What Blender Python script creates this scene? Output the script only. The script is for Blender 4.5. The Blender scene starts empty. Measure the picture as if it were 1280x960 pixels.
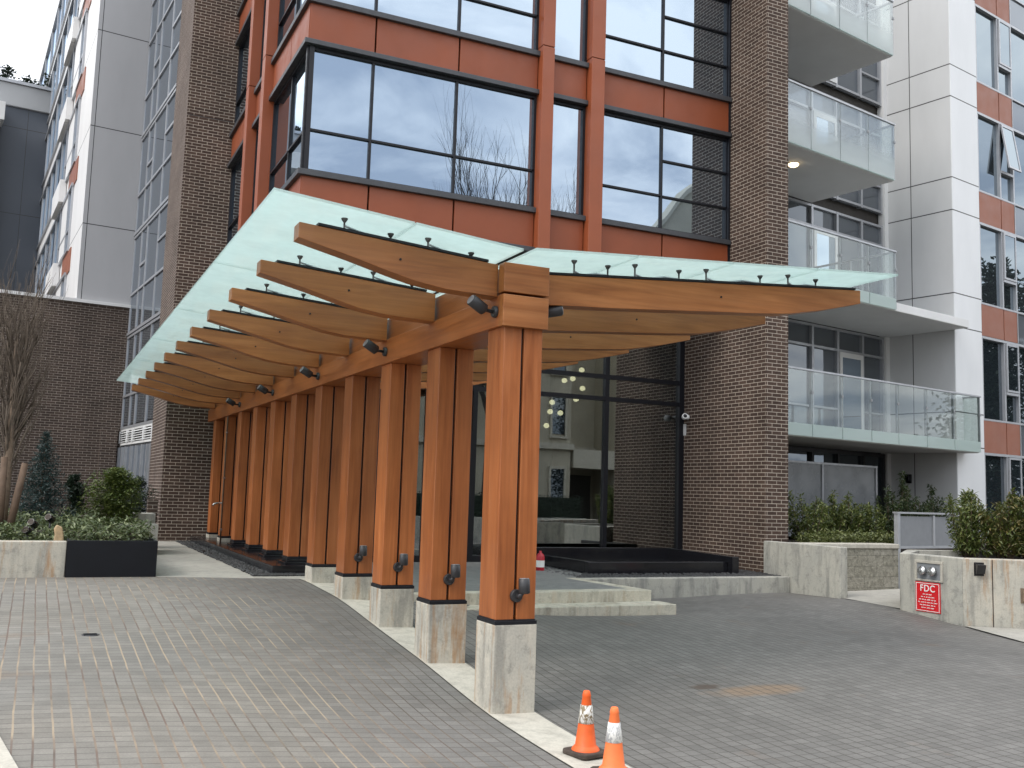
import bpy, math, random
import numpy as np
from mathutils import Matrix, Vector
random.seed(7)
rnd = random.Random(11)
sc = bpy.context.scene
col = sc.collection
R = math.radians
PI = math.pi

# ------------------------------------------------------------------ mesh builder
class MB:
    def __init__(s): s.v = []; s.f = []; s.sm = []
    def add(s, vs, fs, T=None, smooth=False):
        n = len(s.v)
        if T is not None: vs = [tuple(T @ Vector(p)) for p in vs]
        s.v += [tuple(p) for p in vs]
        s.f += [tuple(n + i for i in f) for f in fs]
        s.sm += [smooth] * len(fs)
        return s
    def box(s, x0, x1, y0, y1, z0, z1, T=None):
        v = [(x0,y0,z0),(x1,y0,z0),(x1,y1,z0),(x0,y1,z0),(x0,y0,z1),(x1,y0,z1),(x1,y1,z1),(x0,y1,z1)]
        return s.add(v, [(0,3,2,1),(4,5,6,7),(0,1,5,4),(1,2,6,5),(2,3,7,6),(3,0,4,7)], T)
    def prism(s, poly, d0, d1, axis='y', T=None):
        # polygon in the plane across the axis, swept along it
        n = len(poly)
        def P(a, b, d):
            return (a, d, b) if axis == 'y' else ((d, a, b) if axis == 'x' else (a, b, d))
        v = [P(a, b, d0) for a, b in poly] + [P(a, b, d1) for a, b in poly]
        f = [tuple(range(n)), tuple(range(2*n-1, n-1, -1))]
        f += [(i, i+n, (i+1) % n + n, (i+1) % n) for i in range(n)]
        return s.add(v, f, T)
    def lathe(s, prof, n=20, c=(0,0,0), T=None, smooth=True, cap=True):
        v = []; f = []
        for r, z in prof:
            for i in range(n):
                a = 2*PI*i/n
                v.append((c[0]+r*math.cos(a), c[1]+r*math.sin(a), c[2]+z))
        for k in range(len(prof)-1):
            for i in range(n):
                j = (i+1) % n
                f.append((k*n+i, k*n+j, (k+1)*n+j, (k+1)*n+i))
        s.add(v, f, T, smooth)
        if cap:
            m = len(prof)
            s.add(v[:n], [tuple(range(n-1, -1, -1))], T); s.add(v[(m-1)*n:], [tuple(range(n))], T)
        return s
    def tube(s, pts, rad, n=6, T=None):
        pts = [Vector(p) for p in pts]
        v = []; f = []
        for k, p in enumerate(pts):
            d = (pts[min(k+1, len(pts)-1)] - pts[max(k-1, 0)])
            if d.length < 1e-9: d = Vector((0,0,1))
            d.normalize()
            a = d.cross(Vector((0,0,1)))
            if a.length < .05: a = d.cross(Vector((0,1,0)))
            a.normalize(); b = d.cross(a)
            r = rad[k] if isinstance(rad, (list, tuple)) else rad
            for i in range(n):
                t = 2*PI*i/n
                v.append(tuple(p + a*(r*math.cos(t)) + b*(r*math.sin(t))))
        for k in range(len(pts)-1):
            for i in range(n):
                j = (i+1) % n
                f.append((k*n+i, k*n+j, (k+1)*n+j, (k+1)*n+i))
        m = len(pts)
        f.append(tuple(range(n-1, -1, -1))); f.append(tuple(range((m-1)*n, m*n)))
        return s.add(v, f, T, True)
    def build(s, name, m, parent=None, loc=None, bevel=0, fix=True):
        me = bpy.data.meshes.new(name)
        me.from_pydata(s.v, [], s.f)
        me.polygons.foreach_set('use_smooth', s.sm)
        if fix:
            import bmesh
            bm = bmesh.new(); bm.from_mesh(me)
            bmesh.ops.recalc_face_normals(bm, faces=bm.faces)
            bm.to_mesh(me); bm.free()
        me.update()
        o = bpy.data.objects.new(name, me)
        me.materials.append(m)
        col.objects.link(o)
        if parent: o.parent = parent
        if loc: o.location = loc
        if bevel:
            b = o.modifiers.new('bevel', 'BEVEL'); b.width = bevel; b.segments = 2
            b.limit_method = 'ANGLE'; b.harden_normals = False
        return o

def tag(o, label, cat, group=None):
    o['label'] = label; o['category'] = cat
    if group: o['group'] = group
    return o
def thing(name, label, cat, loc=(0,0,0), rz=0, group=None):
    o = bpy.data.objects.new(name, None); col.objects.link(o)
    o.empty_display_size = .2
    o.location = loc; o.rotation_euler = (0, 0, rz)
    return tag(o, label, cat, group)
def struct(o): o['kind'] = 'structure'; return o
def copy_tree(o, parent=None):
    c = o.copy(); col.objects.link(c)
    if parent: c.parent = parent
    for ch in list(o.children): copy_tree(ch, c)
    return c

# ------------------------------------------------------------------ materials
class NT:
    def __init__(s, name):
        s.m = bpy.data.materials.new(name); s.m.use_nodes = True
        s.t = s.m.node_tree; s.t.nodes.clear()
        s.out = s.n('ShaderNodeOutputMaterial')
    def n(s, typ, **kw):
        nd = s.t.nodes.new(typ)
        for k, v in kw.items(): setattr(nd, k, v)
        return nd
    def set(s, sock, v):
        if hasattr(v, 'is_output') or isinstance(v, bpy.types.NodeSocket): s.t.links.new(v, sock)
        elif v is not None:
            if isinstance(v, (tuple, list)) and len(v) == 3 and sock.type == 'RGBA': v = (*v, 1)
            sock.default_value = v
    def math(s, op, a, b=None, c=None, clamp=False):
        nd = s.n('ShaderNodeMath', operation=op); nd.use_clamp = clamp
        s.set(nd.inputs[0], a)
        if b is not None: s.set(nd.inputs[1], b)
        if c is not None: s.set(nd.inputs[2], c)
        return nd.outputs[0]
    def mix(s, f, a, b, mode='MIX'):
        nd = s.n('ShaderNodeMix', data_type='RGBA', blend_type=mode)
        s.set(nd.inputs[0], f); s.set(nd.inputs[6], a); s.set(nd.inputs[7], b)
        return nd.outputs[2]
    def noise(s, vec, scale, detail=4, rough=.55, dist=0):
        nd = s.n('ShaderNodeTexNoise')
        s.set(nd.inputs['Vector'], vec)
        nd.inputs['Scale'].default_value = scale; nd.inputs['Detail'].default_value = detail
        nd.inputs['Roughness'].default_value = rough; nd.inputs['Distortion'].default_value = dist
        return nd.outputs['Fac']
    def ramp(s, f, stops):
        nd = s.n('ShaderNodeValToRGB'); e = nd.color_ramp.elements
        while len(e) < len(stops): e.new(.5)
        for i, (p, c) in enumerate(stops):
            e[i].position = p
            e[i].color = (c, c, c, 1) if not isinstance(c, (tuple, list)) else (*c, 1)
        s.set(nd.inputs[0], f)
        return nd.outputs[0]
    def mapr(s, f, a, b, c, d):
        nd = s.n('ShaderNodeMapRange'); s.set(nd.inputs[0], f)
        for i, v in enumerate((a, b, c, d)): nd.inputs[i+1].default_value = v
        return nd.outputs[0]
    def obj(s): return s.n('ShaderNodeTexCoord').outputs['Object']
    def pos(s): return s.n('ShaderNodeNewGeometry').outputs['Position']
    def scale(s, vec, sx, sy, sz):
        nd = s.n('ShaderNodeMapping'); s.set(nd.inputs['Vector'], vec)
        nd.inputs['Scale'].default_value = (sx, sy, sz); return nd.outputs[0]
    def sep(s, vec):
        nd = s.n('ShaderNodeSeparateXYZ'); s.set(nd.inputs[0], vec); return nd.outputs
    def comb(s, x, y, z):
        nd = s.n('ShaderNodeCombineXYZ')
        for i, v in enumerate((x, y, z)): s.set(nd.inputs[i], v)
        return nd.outputs[0]
    def bump(s, h, strength=.3, dist=.01):
        nd = s.n('ShaderNodeBump'); nd.inputs['Strength'].default_value = strength
        nd.inputs['Distance'].default_value = dist; s.set(nd.inputs['Height'], h); return nd.outputs[0]
    def rand(s): return s.n('ShaderNodeObjectInfo').outputs['Random']
    def principled(s, colr, rough=.5, metal=0, normal=None, spec=.5, emit=None, est=0, coat=0):
        p = s.n('ShaderNodeBsdfPrincipled')
        s.set(p.inputs['Base Color'], colr); s.set(p.inputs['Roughness'], rough)
        p.inputs['Metallic'].default_value = metal; p.inputs['Specular IOR Level'].default_value = spec
        p.inputs['Coat Weight'].default_value = coat
        if normal: s.set(p.inputs['Normal'], normal)
        if emit: s.set(p.inputs['Emission Color'], emit); p.inputs['Emission Strength'].default_value = est
        s.t.links.new(p.outputs[0], s.out.inputs[0]); return p
    def schlick(s):
        lw = s.n('ShaderNodeLayerWeight'); lw.inputs[0].default_value = .5
        return s.math('ADD', s.math('MULTIPLY', s.math('POWER', lw.outputs['Facing'], 5.0), .96), .04)
    def finish(s, shader): s.t.links.new(shader, s.out.inputs[0]); return s.m

def plain(name, c, rough=.5, metal=0, var=.12, scale=6, spec=.5, coat=0):
    t = NT(name); o = t.obj()
    n = t.noise(o, scale, 5, .6)
    k = t.mapr(n, .3, .7, 1-var, 1+var)
    cc = t.mix(1.0, c, t.comb(k, k, k), 'MULTIPLY')
    r = t.mapr(t.noise(o, scale*2.3, 3), .3, .7, max(rough-.08, .02), min(rough+.1, 1))
    t.principled(cc, r, metal, None, spec, coat=coat)
    return t.m

def walluv(t, vec):
    # wall coordinate along the face (x or y by the local normal) and height
    nrm = t.n('ShaderNodeTexCoord').outputs['Normal']
    nx = t.math('ABSOLUTE', t.sep(nrm)[0]); nz = t.math('ABSOLUTE', t.sep(nrm)[2])
    p = t.sep(vec)
    m = t.math('GREATER_THAN', nx, .6)
    u = t.math('ADD', t.math('MULTIPLY', p[1], m), t.math('MULTIPLY', p[0], t.math('SUBTRACT', 1.0, m)))
    mz = t.math('GREATER_THAN', nz, .6)
    v = t.math('ADD', t.math('MULTIPLY', p[1], mz), t.math('MULTIPLY', p[2], t.math('SUBTRACT', 1.0, mz)))
    return u, v

def brick_mat(name, c1, c2, mortar, bw=.195, bh=.0623, ms=.011):
    t = NT(name); o = t.obj(); u, v = walluv(t, o)
    b = t.n('ShaderNodeTexBrick')
    t.set(b.inputs['Vector'], t.comb(u, v, 0))
    t.set(b.inputs['Color1'], c1); t.set(b.inputs['Color2'], c2); t.set(b.inputs['Mortar'], mortar)
    b.inputs['Scale'].default_value = 1; b.inputs['Mortar Size'].default_value = ms/2
    b.inputs['Mortar Smooth'].default_value = .15; b.inputs['Bias'].default_value = -.1
    b.inputs['Brick Width'].default_value = bw; b.inputs['Row Height'].default_value = bh
    n = t.noise(o, 1.3, 5, .6); n2 = t.noise(o, 30, 3)
    k = t.math('MULTIPLY', t.mapr(n, .3, .7, .78, 1.18), t.mapr(n2, .3, .7, .86, 1.14))
    c = t.mix(1, b.outputs['Color'], t.comb(k, k, k), 'MULTIPLY')
    h = t.math('SUBTRACT', 1.0, b.outputs['Fac'])
    t.principled(c, .82, 0, t.bump(t.math('ADD', h, t.math('MULTIPLY', n2, .3)), .6, .006), .25)
    return t.m

def wood_mat(name, ax, base, dark, light):
    t = NT(name); o = t.obj(); r = t.rand()
    # shift each board so no two show the same grain
    sh = t.n('ShaderNodeVectorMath', operation='ADD'); t.set(sh.inputs[0], o)
    t.set(sh.inputs[1], t.comb(t.math('MULTIPLY', r, 17), t.math('MULTIPLY', r, 31), t.math('MULTIPLY', r, 7)))
    v = sh.outputs[0]
    s = [7, 7, 7]; s[ax] = .55
    g = t.noise(t.scale(v, *s), 1.6, 6, .62, .8)
    s2 = [60, 60, 60]; s2[ax] = 1.6
    f = t.noise(t.scale(v, *s2), 1, 4, .6)
    c = t.ramp(g, [(.28, dark), (.5, base), (.74, light)])
    k = t.math('MULTIPLY', t.mapr(f, .3, .7, .88, 1.1), t.mapr(r, 0, 1, .84, 1.12))
    blot = t.noise(v, 1.1, 3)
    k = t.math('MULTIPLY', k, t.mapr(blot, .3, .7, .84, 1.14))
    c = t.mix(1, c, t.comb(k, k, k), 'MULTIPLY')
    t.principled(c, t.mapr(g, .3, .7, .34, .5), 0, t.bump(f, .12, .003), .5, coat=.12)
    return t.m

def concrete_mat(name, base, warm, dark, rust=0.0, zsplash=None):
    t = NT(name); o = t.pos()
    n1 = t.noise(o, 2.3, 7, .65, .4); n2 = t.noise(t.scale(o, 5, 5, .8), 1.7, 5, .6); n3 = t.noise(o, 60, 3, .6)
    c = t.mix(t.mapr(n1, .35, .65, 0, 1), base, warm)
    c = t.mix(t.mapr(n2, .48, .66, 0, .6), c, dark)
    c = t.mix(t.mapr(t.noise(o, 9, 5, .75), .52, .66, 0, .5), c, dark)
    if rust:
        rr = t.noise(t.scale(o, 9, 9, 1.1), 1.2, 4, .7)
        c = t.mix(t.mapr(rr, .52, .68, 0, rust), c, (.36, .19, .075))
    k = t.mapr(n3, .3, .7, .9, 1.08)
    c = t.mix(1, c, t.comb(k, k, k), 'MULTIPLY')
    t.principled(c, .85, 0, t.bump(t.math('ADD', n3, n1), .25, .004), .25)
    return t.m

def glass_mat(name, tint, body, base_fac, rough=0.0, wav=.012):
    # coated architectural glass: dark body under a mirror-like coat
    t = NT(name); o = t.obj()
    nb = t.bump(t.noise(o, .9, 2, .4), wav*3, .05)
    gl = t.n('ShaderNodeBsdfGlossy'); t.set(gl.inputs['Color'], tint); gl.inputs['Roughness'].default_value = rough
    t.set(gl.inputs['Normal'], nb)
    d = t.n('ShaderNodeBsdfDiffuse'); t.set(d.inputs['Color'], body)
    f = t.math('ADD', t.math('MULTIPLY', t.schlick(), .9), base_fac, clamp=True)
    mx = t.n('ShaderNodeMixShader'); t.set(mx.inputs[0], f)
    t.t.links.new(d.outputs[0], mx.inputs[1]); t.t.links.new(gl.outputs[0], mx.inputs[2])
    return t.finish(mx.outputs[0])

def clear_glass(name, tint, refl, rough=0.0, frost=None, frostc=None, wav=0.0):
    t = NT(name)
    tr = t.n('ShaderNodeBsdfTransparent'); t.set(tr.inputs['Color'], tint)
    gl = t.n('ShaderNodeBsdfGlossy'); t.set(gl.inputs['Color'], (.95, .98, 1)); gl.inputs['Roughness'].default_value = rough
    if wav: t.set(gl.inputs['Normal'], t.bump(t.noise(t.obj(), .9, 2, .4), wav*3, .05))
    f = t.math('ADD', t.schlick(), refl, clamp=True)
    mx = t.n('ShaderNodeMixShader'); t.set(mx.inputs[0], f)
    t.t.links.new(tr.outputs[0], mx.inputs[1]); t.t.links.new(gl.outputs[0], mx.inputs[2])
    last = mx.outputs[0]
    if frost:
        a, b, zlow, zhigh = frost
        d = t.n('ShaderNodeBsdfDiffuse'); t.set(d.inputs['Color'], frostc)
        l = t.n('ShaderNodeBsdfTranslucent'); t.set(l.inputs['Color'], frostc)
        ds = t.n('ShaderNodeMixShader'); ds.inputs[0].default_value = .4
        t.t.links.new(d.outputs[0], ds.inputs[1]); t.t.links.new(l.outputs[0], ds.inputs[2])
        z = t.sep(t.obj())[2]
        nd = t.n('ShaderNodeMapRange'); nd.interpolation_type = 'SMOOTHSTEP'
        t.set(nd.inputs[0], z)
        for i, v in enumerate((zlow, zhigh, a, b)): nd.inputs[i+1].default_value = v
        m2 = t.n('ShaderNodeMixShader'); t.set(m2.inputs[0], nd.outputs[0])
        t.t.links.new(last, m2.inputs[1]); t.t.links.new(ds.outputs[0], m2.inputs[2])
        last = m2.outputs[0]
    return t.finish(last)

def leaf_mat(name, c1, c2, c3):
    t = NT(name)
    n = t.noise(t.pos(), 9, 3); n2 = t.noise(t.pos(), 46, 2)
    isl = t.n('ShaderNodeNewGeometry').outputs['Random Per Island']
    c = t.mix(t.mapr(n, .35, .65, 0, 1), c1, c2)
    c = t.mix(t.mapr(isl, .55, 1, 0, .9), c, c3)
    p = t.principled(c, .42, 0, None, .5)
    tl = t.n('ShaderNodeBsdfTranslucent'); t.set(tl.inputs['Color'], c)
    mx = t.n('ShaderNodeMixShader'); mx.inputs[0].default_value = .25
    t.t.links.new(p.outputs[0], mx.inputs[1]); t.t.links.new(tl.outputs[0], mx.inputs[2])
    return t.finish(mx.outputs[0])

def panel_mat(name, c, zj=(), period=2.6, uj=(), rough=.5, jw=.012, jc=(.05,.05,.05), var=.05):
    t = NT(name); o = t.obj(); u, v = walluv(t, o)
    m = None
    def band(x, off, per, w):
        a = t.math('SUBTRACT', x, off)
        if per: a = t.math('SUBTRACT', a, t.math('MULTIPLY', t.math('ROUND', t.math('DIVIDE', a, per)), per))
        return t.math('LESS_THAN', t.math('ABSOLUTE', a), w)
    for z in zj:
        b = band(v, z, period, jw); m = b if m is None else t.math('MAXIMUM', m, b)
    for x in uj:
        b = band(u, x, 0, jw*.8); m = b if m is None else t.math('MAXIMUM', m, b)
    n = t.noise(t.scale(o, 1, 1, .35), 1.1, 5, .6)
    k = t.mapr(n, .3, .7, 1-var, 1+var)
    cc = t.mix(1, c, t.comb(k, k, k), 'MULTIPLY')
    if m is not None: cc = t.mix(m, cc, jc)
    t.principled(cc, rough, 0, None, .4)
    return t.m

def paver_mat():
    t = NT('paver'); p = t.pos(); s = t.sep(p); S = .1
    wob = t.noise(p, 1.5, 2)
    x = t.math('DIVIDE', t.math('ADD', s[0], t.math('MULTIPLY', wob, .018)), S)
    y = t.math('DIVIDE', t.math('ADD', s[1], t.math('MULTIPLY', wob, .018)), S)
    fx = t.math('ABSOLUTE', t.math('SUBTRACT', t.math('FRACT', x), .5))
    fy = t.math('ABSOLUTE', t.math('SUBTRACT', t.math('FRACT', y), .5))
    wn = t.n('ShaderNodeTexWhiteNoise', noise_dimensions='2D')
    t.set(wn.inputs['Vector'], t.comb(t.math('FLOOR', x), t.math('FLOOR', y), 0))
    tone = t.mapr(wn.outputs[0], 0, 1, .89, 1.1)
    big = t.mapr(t.noise(p, .55, 5, .6), .3, .7, .84, 1.14)
    mid = t.mapr(t.noise(p, 5, 5, .7), .3, .7, .9, 1.1)
    fine = t.mapr(t.noise(p, 90, 3), .3, .7, .88, 1.1)
    k = t.math('MULTIPLY', t.math('MULTIPLY', tone, big), t.math('MULTIPLY', mid, fine))
    base = t.mix(t.mapr(t.noise(p, .35, 3), .4, .6, 0, 1), (.212, .196, .17), (.192, .182, .163))
    # the courses from the posts rightwards blend to a darker grey
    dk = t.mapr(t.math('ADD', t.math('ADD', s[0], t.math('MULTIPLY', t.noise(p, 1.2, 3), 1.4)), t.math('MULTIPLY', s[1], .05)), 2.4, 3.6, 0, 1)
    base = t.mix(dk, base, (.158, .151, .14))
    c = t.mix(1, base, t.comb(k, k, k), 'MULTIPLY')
    # rusty stains
    st = t.math('MULTIPLY', t.mapr(t.noise(p, 1.3, 5, .65), .63, .72, 0, .35), 1)
    c = t.mix(st, c, (.2, .135, .09))
    dx = t.math('DIVIDE', t.math('SUBTRACT', s[0], 5.5), .62); dy = t.math('DIVIDE', t.math('SUBTRACT', s[1], 6.68), .2)
    sp = t.math('SUBTRACT', 1.0, t.math('SQRT', t.math('ADD', t.math('MULTIPLY', dx, dx), t.math('MULTIPLY', dy, dy))))
    sp = t.mapr(t.math('ADD', sp, t.math('MULTIPLY', t.math('SUBTRACT', t.noise(p, 6, 4), .5), .8)), .1, .5, 0, .55)
    c = t.mix(sp, c, (.27, .175, .1))
    dx = t.math('DIVIDE', t.math('SUBTRACT', s[0], 5.12), .2); dy = t.math('DIVIDE', t.math('SUBTRACT', s[1], 6.9), .1)
    sp = t.math('SUBTRACT', 1.0, t.math('SQRT', t.math('ADD', t.math('MULTIPLY', dx, dx), t.math('MULTIPLY', dy, dy))))
    sp = t.mapr(t.math('ADD', sp, t.math('MULTIPLY', t.math('SUBTRACT', t.noise(p, 9, 4), .5), .9)), .1, .5, 0, .75)
    c = t.mix(sp, c, (.075, .05, .035))
    jn = t.mapr(t.noise(p, 1.3, 4, .6), .3, .5, .25, 1)
    sand = t.mix(t.mapr(t.noise(p, 1.1, 3), .42, .58, 0, 1), (.33, .265, .19), (.15, .11, .088))
    left = t.mapr(s[0], 2.0, 3.0, 1, 0)
    jx = t.mix(t.math('MULTIPLY', jn, left), (.07, .063, .055), sand)
    mx = t.math('GREATER_THAN', fx, .445); my = t.math('GREATER_THAN', fy, .46)
    mx = t.math('MULTIPLY', mx, t.mapr(t.noise(p, 2.3, 4, .65), .33, .5, .72, 1))
    my = t.math('MULTIPLY', my, t.mapr(t.noise(p, 3.1, 3), .3, .6, .68, 1))
    c = t.mix(my, c, (.085, .077, .068)); c = t.mix(mx, c, jx)
    h = t.math('SUBTRACT', 1.0, t.math('MAXIMUM', mx, my))
    hh = t.math('ADD', h, t.math('MULTIPLY', wn.outputs[0], .5))
    t.principled(c, t.mapr(t.noise(p, 1.0, 4), .35, .65, .62, .82), 0, t.bump(hh, .35, .004), .35)
    return t.m

M = {}
M['paver'] = paver_mat()
M['brick'] = brick_mat('brown_brick', (.056, .036, .028), (.088, .057, .043), (.42, .36, .3))
M['brick_return'] = brick_mat('brown_brick_return', (.075, .052, .042), (.105, .075, .06), (.4, .345, .3), .65, .0623, .012)
M['brick_far'] = brick_mat('brown_brick_far', (.056, .04, .032), (.083, .058, .046), (.31, .27, .235), .2, .0623, .010)
OR = ((.355, .108, .028), (.265, .074, .019), (.43, .143, .042))
M['wood_x'] = wood_mat('cedar_beam', 0, (.35, .125, .033), (.26, .085, .021), (.43, .168, .05))
M['wood_y'] = wood_mat('cedar_ridge', 1, *OR)
M['wood_z'] = wood_mat('cedar_post', 2, *OR)
M['concrete'] = concrete_mat('concrete', (.38, .37, .33), (.47, .45, .39), (.17, .17, .16))
M['concrete_rust'] = concrete_mat('concrete_stained', (.43, .41, .355), (.53, .49, .41), (.21, .205, .185), .7)
M['concrete_pale'] = concrete_mat('concrete_pale', (.46, .43, .37), (.52, .49, .42), (.33, .31, .265))
M['concrete_step'] = concrete_mat('concrete_step', (.5, .465, .38), (.58, .545, .455), (.22, .2, .16), .25)
M['patio'] = concrete_mat('patio_concrete', (.36, .345, .305), (.41, .39, .345), (.29, .275, .25))
M['platform'] = concrete_mat('platform_paving', (.2, .2, .195), (.235, .23, .22), (.16, .16, .155))
M['stone'] = None
M['metal'] = plain('dark_metal', (.045, .045, .048), .42, .3, .1)
M['fitting'] = plain('fitting_steel', (.12, .12, .12), .35, .5, .1)
M['black'] = plain('black_stone', (.011, .011, .0135), .16, 0, .15, 2)
M['black_steel'] = plain('black_steel', (.005, .006, .009), .42, 0, .25, 3, .25)
M['ledge'] = plain('charcoal_ledge', (.06, .062, .068), .45, .2, .1)
M['orange'] = plain('rust_orange_panel', (.25, .06, .02), .48, 0, .09, 1.4)
M['orange_pil'] = plain('rust_orange_pilaster', (.29, .075, .028), .45, 0, .08, 1.4)
M['orange_far'] = plain('orange_panel_far', (.29, .105, .06), .5, 0, .06, 1.5)
M['rail'] = plain('rail_metal', (.27, .28, .29), .45, .3, .05)
M['frame'] = plain('dark_frame', (.009, .0095, .013), .4, 0, .1, 6, .35)
M['alu'] = plain('aluminium', (.42, .43, .45), .4, .5, .06)
M['white'] = panel_mat('white_panel', (.76, .77, .775), (8.16, 8.9), 2.6)
M['grey'] = panel_mat('grey_panel', (.57, .575, .575), (8.16, 8.9), 2.6, (.3, 1.35))
M['white_l'] = panel_mat('white_panel_left', (.74, .73, .72), (8.09,), 2.55)
M['grey_l'] = panel_mat('grey_panel_left', (.41, .41, .42), (8.09,), 2.55, (.1,))
M['soffit'] = plain('grey_soffit', (.62, .62, .61), .7, 0, .05, 1)
M['slab'] = plain('white_slab', (.72, .72, .71), .6, 0, .05, 1)
M['blue_grey'] = panel_mat('blue_grey_panel', (.095, .107, .128), (8.4,), 3.4, (-.8, -2.6))
M['parapet'] = plain('pale_parapet', (.42, .43, .44), .6, 0, .06, .6)
M['pane'] = glass_mat('coated_pane', (.66, .79, .93), (.03, .038, .045), .46)
M['pane_right'] = glass_mat('right_pane', (.74, .86, .95), (.03, .036, .04), .24)
M['pane_dark'] = glass_mat('dark_pane', (.8, .88, .96), (.018, .024, .028), .14)
M['pane_grey'] = glass_mat('grey_pane', (.8, .87, .95), (.085, .092, .1), .09, .02)
M['spandrel_glass'] = glass_mat('spandrel_glass', (.8, .87, .95), (.14, .15, .165), .1, .05)
M['lobby_glass'] = clear_glass('lobby_glass', (.6, .66, .64), .24, 0, wav=.006)
M['rail_glass'] = clear_glass('rail_glass', (.92, .95, .94), .015, frost=(.01, .01, 0, 1), frostc=(.7, .76, .75))
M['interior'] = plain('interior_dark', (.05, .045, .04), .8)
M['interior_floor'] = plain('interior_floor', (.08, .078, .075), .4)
M['soil'] = plain('soil', (.035, .024, .017), .95, 0, .4, 20)
M['bark'] = plain('bark', (.16, .115, .08), .9, 0, .3, 18)
M['stake'] = plain('peeled_stake', (.11, .07, .045), .8, 0, .25, 7)
M['twig'] = plain('twig', (.115, .09, .068), .9, 0, .3, 18)
M['dark_twig'] = plain('bare_twig', (.05, .045, .04), .9, 0, .3, 12)
M['pebble'] = plain('pebble', (.035, .035, .036), .5, 0, .5, 20)
M['leaf_hedge'] = leaf_mat('hedge_leaf', (.055, .085, .018), (.115, .15, .035), (.26, .27, .09))
M['leaf_red'] = leaf_mat('hedge_leaf_tip', (.06, .085, .018), (.115, .14, .032), (.25, .19, .07))
M['leaf_far'] = leaf_mat('far_hedge_leaf', (.03, .055, .02), (.06, .09, .03), (.14, .17, .07))
M['leaf_low'] = leaf_mat('low_leaf', (.045, .068, .022), (.1, .135, .045), (.28, .31, .16))
M['leaf_green'] = leaf_mat('shrub_leaf', (.045, .075, .015), (.11, .15, .03), (.2, .23, .07))
M['leaf_dark'] = leaf_mat('dark_leaf', (.014, .026, .016), (.024, .042, .024), (.04, .06, .035))
M['leaf_blue'] = leaf_mat('spruce_needle', (.022, .045, .042), (.04, .072, .068), (.085, .125, .115))
M['leaf_box'] = leaf_mat('yellow_green_leaf', (.06, .085, .02), (.13, .15, .04), (.24, .25, .1))
M['cone'] = plain('orange_cone', (.78, .12, .018), .5, 0, .14, 9)
M['cone_pale'] = plain('faded_orange_cone', (.86, .19, .05), .55, 0, .1, 9)
M['rubber'] = plain('dirty_rubber', (.06, .045, .035), .85, 0, .4, 12)
M['red'] = plain('red_enamel', (.62, .012, .018), .4, 0, .05)
M['red_ext'] = plain('red_paint', (.45, .015, .03), .35)
M['paint'] = plain('white_paint', (.82, .82, .8), .5, 0, .04)
M['gate_grey'] = plain('dull_grey', (.09, .095, .105), .5)
M['steel'] = plain('steel', (.55, .55, .54), .25, .9, .1)
M['beige'] = plain('beige_stucco', (.42, .385, .3), .85, 0, .1, .8)
M['beige_trim'] = plain('beige_trim', (.47, .44, .36), .8, 0, .06)
def emit_mat(name, c, st):
    t = NT(name); e = t.n('ShaderNodeEmission'); t.set(e.inputs[0], c); e.inputs[1].default_value = st
    return t.finish(e.outputs[0])
M['globe'] = emit_mat('lamp_globe', (1, .82, .52), 1.5)
M['lamp_on'] = emit_mat('lamp_lit', (1, .72, .38), 4)
def stone_mat():
    t = NT('split_stone'); o = t.pos(); u, v = walluv(t, o)
    b = t.n('ShaderNodeTexBrick'); t.set(b.inputs['Vector'], t.comb(u, v, 0))
    t.set(b.inputs['Color1'], (.27, .255, .205)); t.set(b.inputs['Color2'], (.33, .31, .26)); t.set(b.inputs['Mortar'], (.15, .14, .115))
    b.inputs['Scale'].default_value = 1; b.inputs['Brick Width'].default_value = .42; b.inputs['Row Height'].default_value = .17
    b.inputs['Mortar Size'].default_value = .004
    n = t.noise(o, 14, 6, .7); k = t.mapr(n, .3, .7, .6, 1.35)
    c = t.mix(1, b.outputs['Color'], t.comb(k, k, k), 'MULTIPLY')
    t.principled(c, .9, 0, t.bump(n, 1, .03), .2); return t.m
M['stone'] = stone_mat()
def frosted_canopy():
    t = NT('mint_laminated_glass'); p = t.pos()
    tr = t.n('ShaderNodeBsdfTransparent'); t.set(tr.inputs['Color'], (.82, .93, .905))
    tl = t.n('ShaderNodeBsdfTranslucent'); t.set(tl.inputs['Color'], (.67, .775, .75))
    df = t.n('ShaderNodeBsdfDiffuse'); t.set(df.inputs['Color'], (.6, .72, .69))
    gl = t.n('ShaderNodeBsdfGlossy'); gl.inputs['Roughness'].default_value = .02
    a = t.n('ShaderNodeMixShader'); a.inputs[0].default_value = .16
    t.t.links.new(tl.outputs[0], a.inputs[1]); t.t.links.new(df.outputs[0], a.inputs[2])
    b = t.n('ShaderNodeMixShader'); t.set(b.inputs[0], t.mapr(t.noise(p, 2.5, 5, .6), .3, .7, .52, .72))
    t.t.links.new(tr.outputs[0], b.inputs[1]); t.t.links.new(a.outputs[0], b.inputs[2])
    c = t.n('ShaderNodeMixShader'); t.set(c.inputs[0], t.math('MULTIPLY', t.schlick(), .5))
    t.t.links.new(b.outputs[0], c.inputs[1]); t.t.links.new(gl.outputs[0], c.inputs[2])
    return t.finish(c.outputs[0])
M['mint'] = frosted_canopy()
M['frost'] = clear_glass('rail_glass_frosted', (.9, .94, .93), .05, frost=(.75, .75, 0, 1), frostc=(.68, .78, .75))

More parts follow.
